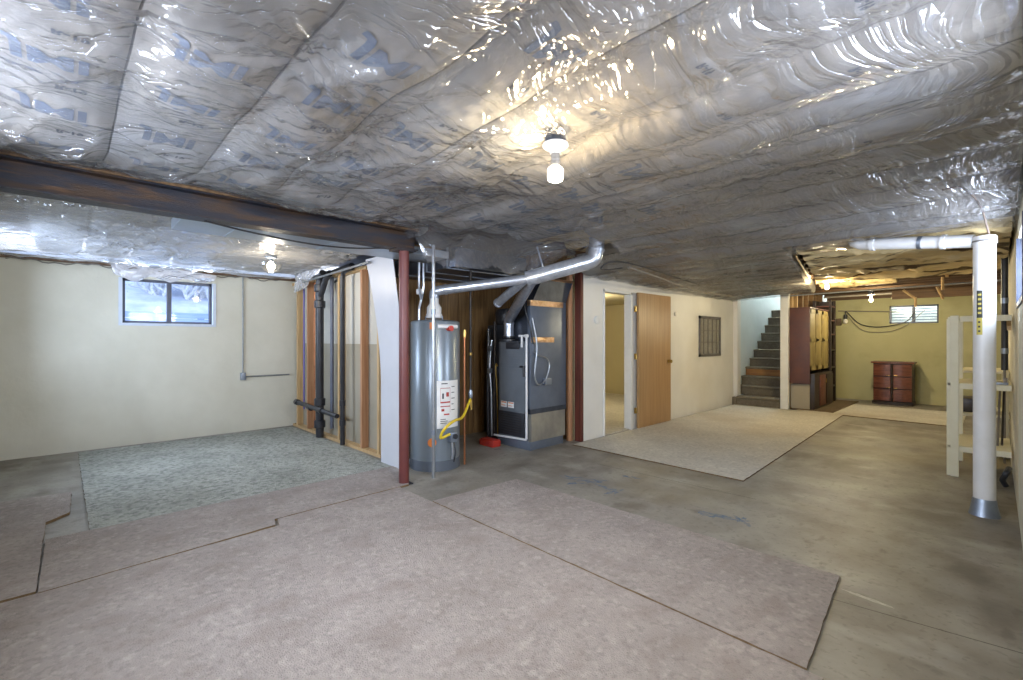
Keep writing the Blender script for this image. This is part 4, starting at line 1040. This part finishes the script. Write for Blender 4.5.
# corner framing at the partition end
x0 = XP
link_ = struct('trim_6', B(XP-.10, XP+.006, 4.925, 4.98, 0, 2.5, bev=.003), M['maroon_frame'], label='dark red-brown trim at the partition end')
struct('trim_7', B(XP-.19, XP-.13, 4.86, 4.92, 0, 2.45, bev=.003), M['pine_red'], label='bare stud beside the furnace')
# cables over the flue hole
c = [at(622,268,5.3), at(608,270,5.1), at(601,268,4.9), at(612,262,4.9), at(640,266,5.3), at(700,285,7.3)]
tag(link('ceiling_cable', T(smooth_path(c), .008, 8), M['cable_black']), 'black cable looping out of the flue hole along the partition top', 'cable')
c = [at(628,267,5.3), at(660,278,6.0), at(693,290,7.2), at(735,297,8.9)]
tag(link('ceiling_cable', T(smooth_path(c), .011, 8), M['cable_grey']), 'grey cable following the top of the white partition', 'cable')

# ------------------------------------------------------------------ stairs
st_ = thing('staircase', 'brown carpeted staircase climbing out of the basement', 'staircase', (-3.36, 10.2, 0))
RI, RU = .19, .25
for k in range(11):
    y0 = 10.22+k*RU-(.16 if k == 0 else 0); z1 = (k+1)*RI
    xa, xb = (-3.855, -2.885) if k else (-3.71, -2.91)
    bm = new_bm()
    prof = [(y0, z1-RI if k else 0), (y0, z1-.045), (y0-.02, z1-.04), (y0-.028, z1-.02), (y0-.02, z1-.004), (y0, z1), (y0+RU+(.19 if k == 0 else .03), z1), (y0+RU+(.19 if k == 0 else .03), max(0, z1-RI))]
    prism(bm, prof, 'x', xa, xb)
    if k != 3: link('step', bm, M['stair_carpet'], st_)
    else:
        link('step', bm, M['stair_carpet'], st_)
        link('bare_riser', B(xa+.01, xb-.01, y0-.012, y0-.001, z1-RI+.005, z1-.05), M['bare_riser'], st_)['label'] = 'bare orange wooden riser'
link('end_return', B(-3.795, -3.712, 10.03, 10.11, 0, .17, bev=.01), M['stair_carpet'], st_)
struct('floor_upper_landing', B(-3.86, -2.865, 10.22+11*RU, 15.0, 2.0, 2.09), M['stair_carpet'])
bm = new_bm(); box(bm, -3.7, -2.9, 14.94, 14.995, 2.09, 4.1); 
ud = struct('door_2', bm, M['white_trim'], label='white panelled door at the stair head')
bm = new_bm()
for (a, b) in ((-3.6,-3.35),(-3.25,-3.0)):
    for (c0, c1) in ((2.25,2.9),(3.05,3.95)): box(bm, a, b, 14.925, 14.94, c0, c1)
link('door_panel', bm, M['white_trim'], ud)
# handrail piece visible by the right post
a, b = Vector((-2.96, 10.35, .98)), Vector((-2.96, 12.4, 2.5))
hr = thing('handrail', 'slim brown wooden handrail on the right side of the staircase', 'handrail', a)
link('rail', T([a, b], .02, 10), M['joist_x'], hr)
for t in (.08, .5): 
    q = a.lerp(b, t); link('bracket', T([q, q+Vector((.09,0,-.05))], .008, 8), M['brass'], hr)
# framed wall beside the stairs
fw = thing('stair_stud_wall', 'bare studs and plywood closing the side of the staircase', 'stud wall', (-2.8, 10.3, 0))
for y in (10.18, 10.42, 10.72, 11.1, 11.5, 11.9, 12.3, 12.7):
    link('stud', B(-2.86, -2.78, y, y+.04, .04, 2.45, bev=.002, seg=1), M['pine'] if y < 10.8 else M['joist_x'], fw)
link('bottom_plate', B(-2.86, -2.78, 10.17, 12.98, 0, .04), M['pine'], fw)
link('plywood', B(-2.875, -2.862, 10.17, 12.98, .0, 2.45), M['drywall_tan'], fw)
link('front_board', B(-2.76, -2.44, 10.21, 10.225, .03, .50), M['drywall_tan'], fw)

# ------------------------------------------------------------------ wall cupboard, crate, rack, dresser
cb = thing('wall_cupboard', 'old maroon-sided wall cupboard with yellow boarded doors hung beside the stairs', 'cupboard', (-2.6, 10.2, .5))
cx0, cx1, cy0, cy1 = -2.77, -2.42, 10.14, 11.55
link('side_panel', B(cx0, cx1, cy0, cy0+.025, .52, 1.96, bev=.003), M['maroon_side'], cb)['label'] = 'long maroon side board'
link('body', B(cx0, cx1-.03, cy0+.026, cy1, .76, 1.95), M['dark_wood'], cb)
link('top_board', B(cx0, cx1+.01, cy0, cy1+.01, 1.95, 1.975, bev=.003), M['maroon_side'], cb)
nb = 3; wdt = (cy1-cy0-.03)/nb
for k in range(nb):
    a = cy0+.03+k*wdt
    dd = link('cupboard_door', B(cx1-.03, cx1-.005, a+.01, a+wdt-.01, .77, 1.94, bev=.003), M['slat_wood'], cb)
    bm = new_bm()
    for q in ((a+.01,a+.07,.77,1.94),(a+wdt-.07,a+wdt-.01,.77,1.94),(a+.01,a+wdt-.01,1.86,1.94),(a+.01,a+wdt-.01,.77,.85),(a+.01,a+wdt-.01,1.32,1.38)): box(bm, cx1-.005, cx1+.004, *q)
    link('door_rail', bm, M['slat_wood'], dd)
    if k: link('door_knob', T([(cx1+.003,a+.05,1.35),(cx1+.03,a+.05,1.35)], .016, 12), M['black_iron'], dd)
kr = thing('dark_cabinet', 'low dark cabinet with reddish front beneath the wall cupboard', 'cabinet', (-2.55, 10.9, .026))
link('body', B(-2.74, -2.37, 10.26, 11.67, .027, .70, bev=.006), M['dark_wood'], kr)
link('front_panel', B(-2.371, -2.355, 10.62, 11.05, .07, .66, bev=.003), M['mahogany'], kr)['label'] = 'reddish brown front panel'
link('front_panel', B(-2.371, -2.358, 11.12, 11.65, .07, .66, bev=.003), M['dark_wood'], kr)
link('handle', T([(-2.34,11.0,.5),(-2.34,11.0,.58)], .008, 8), M['brass'], kr)
rk = thing('tall_rack', 'tall narrow dark slatted rack standing behind the wall cupboard', 'rack', (-2.5, 12.1, .0))
link('end_panel', B(-2.74, -2.42, 12.13, 12.145, .027, 2.2), M['dark_wood'], rk)
for (x, y) in ((-2.70,11.72),(-2.42,11.72),(-2.70,12.1),(-2.42,12.1)): link('upright', B(x-.02, x+.02, y-.02, y+.02, .027, 2.2, bev=.002, seg=1), M['dark_wood'], rk)
for z in (.35,.75,1.12,1.45,1.75,2.05): link('rack_shelf', B(-2.72, -2.405, 11.71, 12.12, z, z+.03, bev=.002, seg=1), M['maroon_side'] if z > 1.4 else M['dark_wood'], rk)
link('rear_board', B(-2.74, -2.725, 11.70, 12.12, .027, 2.2), M['dark_wood'], rk)

ds = thing('dresser', 'mahogany bow-front dresser with two columns of three drawers by the far wall', 'dresser', (-1.48, 12.55, 0))
dx0, dx1, dy0, dy1 = -1.81, -1.15, 12.42, 12.88
def bow(xx): return dy0-.0-.045*math.sin(PI*(xx-dx0)/(dx1-dx0))
def bowed(x0, x1, z0, z1, o=0., dep=.03):
    bm = new_bm(); n = 12; f = []; b = []
    P = [(x0+(x1-x0)*k/n, bow(x0+(x1-x0)*k/n)-o-.012*math.sin(PI*k/n)) for k in range(n+1)]
    prism(bm, P+[(x1, bow(x1)-o+dep+.03), (x0, bow(x0)-o+dep+.03)], 'z', z0, z1); return bm
link('carcass', B(dx0+.012, dx1-.012, dy0+.03, dy1, .06, .86, bev=.003), M['dark_wood'], ds)
n = 16; P = [(dx0-.02+(dx1-dx0+.04)*k/n, dy0-.03-.05*math.sin(PI*k/n)) for k in range(n+1)]+[(dx1+.02,dy1+.01),(dx0-.02,dy1+.01)]
bm = PR(P, 'z', .86, .895); link('dresser_top', bm, M['mahogany'], ds)
P = [(dx0-.005+(dx1-dx0+.01)*k/n, dy0-.015-.045*math.sin(PI*k/n)) for k in range(n+1)]+[(dx1+.005,dy1),(dx0-.005,dy1)]
bm = PR(P, 'z', .0, .065); link('plinth', bm, M['dark_wood'], ds)
xm = (dx0+dx1)/2
for col in range(2):
    for r_ in range(3):
        a, b = (dx0+.02, xm-.022) if col == 0 else (xm+.022, dx1-.02)
        dz = link('drawer', bowed(a, b, .085+r_*.258, .325+r_*.258, .012), M['mahogany'], ds)
        if r_:
            xx = b-.04 if col == 0 else a+.04; yy = bow(xx)-.032
            link('drawer_pull', T([(xx-.03, yy, .098+r_*.258),(xx+.03, yy, .098+r_*.258)], .007, 8), M['brass'], dz)
link('centre_stile', bowed(xm-.018, xm+.018, .07, .86, .004), M['dark_wood'], ds)


# ------------------------------------------------------------------ shelves on right
su = thing('shelf_unit', 'cream painted wooden shelf unit behind the white column', 'shelf', (-.1, 6.6, 0))
sx0, sx1, sy0, sy1 = -.335, .10, 6.35, 7.25
link('upright', B(sx0+.028, sx0+.09, sy0, sy0+.03, 0, 1.59, bev=.002, seg=1), M['cream_shelf'], su)
link('upright', B(sx0, sx0+.03, sy0+.03, sy0+.12, 0, 1.56, bev=.002, seg=1), M['cream_shelf'], su)
link('upright', B(sx0, sx0+.09, sy1-.03, sy1, 0, 1.56, bev=.002, seg=1), M['cream_shelf'], su)
for z in (.28, .90, 1.56):
    sb_ = link('shelf_board', B(sx0+.01, sx1+.01, sy0+.03, sy1, z, z+.02), M['cream_shelf'], su)
    link('shelf_edge', B(sx0+.095, sx1+.01, sy0+.002, sy0+.028, z-.03, z+.025, bev=.002, seg=1), M['cream_shelf'], su)
link('bracket', PR([(sy0+.03,1.44),(sy0+.03,1.48),(sy0+.30,1.555),(sy0+.34,1.555)], 'x', sx1-.02, sx1+.01), M['pine'], su)
# second shelf further back
su2 = thing('low_shelf', 'lower cream shelf farther back behind the first shelf unit', 'shelf', (-.15, 8.2, 0))
for (x, y) in ((-.33,7.8),(.08,7.8),(-.33,8.7),(.08,8.7)): link('leg', B(x-.02, x+.03, y-.02, y+.03, 0, 1.0), M['cream_shelf'], su2)
for z in (.45, .96): link('shelf_board', B(-.36, .12, 7.77, 8.74, z, z+.025), M['cream_shelf'], su2)
tag(link('storage_box', B(-.3, -.02, 7.9, 8.3, .477, .64, bev=.01), M['dark_wood']), 'dark box on the lower back shelf', 'box')
# things on and beside the shelf
x = .04
sp = thing('soil_pipe', 'black pipe with clamps against the right wall behind the column', 'pipe', (.055, 7.4, 0))
link('pipe_run', T([(.075,7.42,1.02),(.075,7.42,2.3)], .028, 16), M['black'], sp)
link('lower_rod', T([(.075,7.42,.0),(.075,7.42,1.05)], .011, 10), M['cable_grey'], sp)
for z in (1.2, 1.75): link('clamp', T([(.075,7.42,z),(.075,7.42,z+.06)], .032, 16), M['galv_dull'], sp)
cy2 = sy0+.10
vz = thing('bench_clamp', 'small metal clamp lying on the middle shelf', 'clamp', (.03, cy2, .92))
link('clamp_bar', B(-.03, .09, cy2, cy2+.03, .921, .945, bev=.004), M['galv_dull'], vz)
link('clamp_jaw', B(.055, .085, cy2-.01, cy2+.04, .945, .99, bev=.006), M['cable_grey'], vz)
for k, (xx, m) in enumerate(((-.02,'black_iron'),(.02,'cable_grey'),(.05,'black_iron'))):
    tag(link('metal_rod', T([(xx,6.62+.05*k,.302),(xx+.02,7.1+.05*k,.88)], .009, 8), M[m]), ['black rod leaning leftmost on the lowest shelf', 'grey rod leaning between two black rods on the lowest shelf', 'black rod leaning closest to the right wall'][k], 'rod')
tag(link('foot_valve', T(smooth_path([(.07,6.2,.02),(.05,6.15,.08),(.07,6.1,.15),(.09,6.2,.18)]), .022, 10), M['black']), 'small black coiled fitting on floor beside the right wall', 'fitting')

# ------------------------------------------------------------------ lamps
def point(name, loc, power, col, r=.04):
    l = bpy.data.lights.new(name, 'POINT'); l.energy = power; l.color = col; l.shadow_soft_size = r
    o = bpy.data.objects.new(name, l); o.location = loc; COL.objects.link(o); return o
def bare_lamp(loc, label, ext=True, bulb='bulb', s=1.0, group=None):
    x, y, z = loc; r = thing('bulb_holder', label, 'lamp', loc)
    bm = new_bm(); prism(bm, [(x+.052*s*math.cos(PI/8+k*PI/4), y+.052*s*math.sin(PI/8+k*PI/4)) for k in range(8)], 'z', z-.03*s, z+.03*s); link('junction_box', bm, M['galv_dark'], r)
    link('holder', L((x,y,z), [(0,-.03*s),(.060*s,-.03*s),(.060*s,-.040*s),(.045*s,-.052*s),(.028*s,-.058*s),(.024*s,-.075*s),(0,-.075*s)], 28), M['porcelain'], r)
    zb_ = z-.075*s
    if ext:
        link('socket_extender', L((x,y,zb_), [(.020,0),(.022,-.01),(.019,-.018),(.022,-.026),(.019,-.034),(.022,-.042),(.020,-.055),(0,-.055)], 20), M['cable_grey'], r); zb_ -= .052
    k = s
    if ext: prof = [(.015,0),(.020,-.008),(.032,-.014),(.036,-.022),(.036,-.060),(.033,-.070),(.020,-.076),(0,-.078)]
    else: prof = [(.014,0),(.015,-.02),(.024,-.04),(.031,-.062),(.029,-.08),(.016,-.094),(0,-.098)]
    link('bulb', L((x,y,zb_), [(a*k, b*k) for a, b in prof], 24), M[bulb], r)
    return Vector((x, y, zb_-.05))
zc_ = float(film_z(np.array([-1.42]), np.array([1.65]), False)[0])
l1 = bare_lamp((-1.42, 1.65, zc_-.005), 'bare lit bulb in an extended porcelain holder on the plastic ceiling')
l3 = bare_lamp((on_y(827, 8.4).x, 8.4, 2.30), 'lit bulb in the plastic tunnel at the near end of the exposed joists', False, 'bulb_far')
l4 = bare_lamp((on_y(871, 11.2).x, 11.2, 2.26), 'lit bare bulb nearest the far window', False, 'bulb_far')
# glass ceiling lamp in the left bay
p = at(271, 264, 5.3); gx, gy, gz = p.x, p.y, 2.30
gl = thing('glass_ceiling_lamp', 'clear glass bowl ceiling lamp in the bay beyond the beam', 'lamp', (gx, gy, gz))
link('canopy', L((gx,gy,gz), [(0,.0),(.065,.0),(.065,-.015),(.05,-.025),(.02,-.03),(.02,-.055),(0,-.055)], 28), M['galv_dull'], gl)
link('glass_bowl', L((gx,gy,gz), [(.115,-.075),(.112,-.10),(.095,-.135),(.065,-.165),(.03,-.18),(0,-.183)], 28), M['globe'], gl)
link('bulb', L((gx,gy,gz), [(.012,-.055),(.03,-.075),(.045,-.10),(.045,-.12),(.03,-.145),(0,-.155)], 20), M['bulb'], gl)
# hanging socket and cables on the far wall
q = on_y(845.5, YF-.06, 319)
hk = thing('hanging_socket', 'dark hanging lamp socket with pale bulb on a cord at the far wall', 'socket', q)
link('socket', T([q+Vector((0,0,.10)), q+Vector((0,0,.0))], .035, 12), M['black'], hk)
link('unlit_bulb', L(q, [(.02,0),(.045,-.03),(.05,-.06),(.035,-.10),(0,-.115)], 16), M['porcelain'], hk)
c = [q+Vector((0,0,.10)), q+Vector((.02,0,.16)), on_y(860, YF-.05, 324), on_y(880, YF-.05, 327), on_y(905, YF-.05, 322), on_y(915, YF-.05, 312)]
tag(link('hanging_cable', T(smooth_path(c), .009, 8), M['cable_black']), 'black cord sagging across the far wall under the window', 'cable')
c = [q+Vector((0,0,.12)), on_y(862, YF-.04, 330), on_y(885, YF-.04, 332), on_y(905, YF-.04, 326), on_y(925, YF-.04, 310)]
tag(link('hanging_cable', T(smooth_path(c), .006, 8), M['cable_grey']), 'thin grey cord sagging lowest across the far wall', 'cable')
tag(link('wall_conduit', T([on_y(838, YF-.03, 311), on_y(900, YF-.03, 312)], .012, 8), M['cable_grey']), 'horizontal grey conduit high on the far wall left of the window', 'conduit')
q = on_y(839, YF-.02, 322); tag(link('wall_box', B(q.x-.05, q.x+.05, q.y-.04, YF-.001, q.z-.08, q.z+.08, bev=.005), M['brown_strip']), 'small brown box at the left end of the far wall', 'box')

# ------------------------------------------------------------------ light
WARM = (1, .80, .50)
point('bulb_light', l1+Vector((0,0,-.07)), 33, WARM, .045)
point('far_bulb_light', l3+Vector((0,0,-.08)), 55, (1,.82,.50), .04)
point('end_bulb_light', l4+Vector((0,0,-.08)), 50, (1,.84,.52), .04)
point('bay_lamp_light', (gx, gy, gz-.22), 14, (1,.86,.66), .05)
point('inner_room_light', (-5.6, 7.4, 2.0), 42, (1,.88,.66), .12)
point('stairwell_light', (-3.3, 13.2, 4.3), 150, (.90,.96,1), .2)
def area(name, loc, rot, sx_, sy_, power, col):
    l = bpy.data.lights.new(name, 'AREA'); l.shape = 'RECTANGLE'; l.size = sx_; l.size_y = sy_; l.energy = power; l.color = col
    o = bpy.data.objects.new(name, l); o.location = loc; o.rotation_euler = rot; COL.objects.link(o); return o
R = math.radians
BLUE = (.72, .84, 1)
# daylight through seen windows, fill through added ones (sheets of sky just outside each pane)
area('fill_back_wide', (-2.2, YB-.16, 1.66), (R(90),0,0), 1.55, .9, 105, (.84,.90,1))  # added fill at the wide unseen back window
area('fill_back', (-6.3, YB-.16, 1.68), (R(90),0,0), 1.15, .8, 48, BLUE)  # added fill at the other unseen back window
area('fill_right_near', (XR+.18, 1.75, 1.81), (R(90),0,R(90)), 1.0, .58, 60, (.84,.90,1))  # added fill at the unseen window near the viewer
area('daylight_right', (XR+.17, (WR[0]+WR[1])/2, (WR[2]+WR[3])/2), (R(90),0,R(90)), 1.0, .45, 42, (.80,.88,1))
area('daylight_left', (XL-.75, yc, 2.75), (R(55),0,R(-90)), 1.3, .8, 120, BLUE)
area('daylight_far', ((WF[0]+WF[1])/2, YF+.45, 2.45), (R(-50),0,0), 1.0, .5, 30, (.9,.95,1))

w = bpy.data.worlds.new('World'); SC.world = w; w.use_nodes = True
nt = w.node_tree; bg = nt.nodes['Background']
tc = nt.nodes.new('ShaderNodeTexCoord'); sp_ = nt.nodes.new('ShaderNodeSeparateXYZ'); rp = nt.nodes.new('ShaderNodeValToRGB')
rp.color_ramp.elements[0].position = .0; rp.color_ramp.elements[0].color = (.90,.93,1,1); rp.color_ramp.elements[1].position = .5; rp.color_ramp.elements[1].color = (.55,.70,.98,1)
nt.links.new(tc.outputs['Generated'], sp_.inputs[0]); nt.links.new(sp_.outputs[2], rp.inputs[0]); nt.links.new(rp.outputs[0], bg.inputs[0])
bg.inputs[1].default_value = 1.5

# ------------------------------------------------------------------ camera
cam = bpy.data.cameras.new('Camera'); cam.lens = FPX/1023*36; cam.sensor_width = 36; cam.clip_start = .02
co = bpy.data.objects.new('Camera', cam); COL.objects.link(co); co.location = (0, 0, H); co.rotation_euler = (R(90), 0, YAW)
SC.camera = co
vs_ = SC.view_settings; vs_.view_transform = 'Standard'; vs_.look = 'None'; vs_.gamma = 1; vs_.use_curve_mapping = False; vs_.exposure = 0.52
SC.cycles.max_bounces = 10; SC.cycles.diffuse_bounces = 5; SC.cycles.glossy_bounces = 4; SC.cycles.transparent_max_bounces = 16
SC.cycles.caustics_reflective = False; SC.cycles.caustics_refractive = False; SC.cycles.sample_clamp_indirect = 6
SC.cycles.use_denoising = True
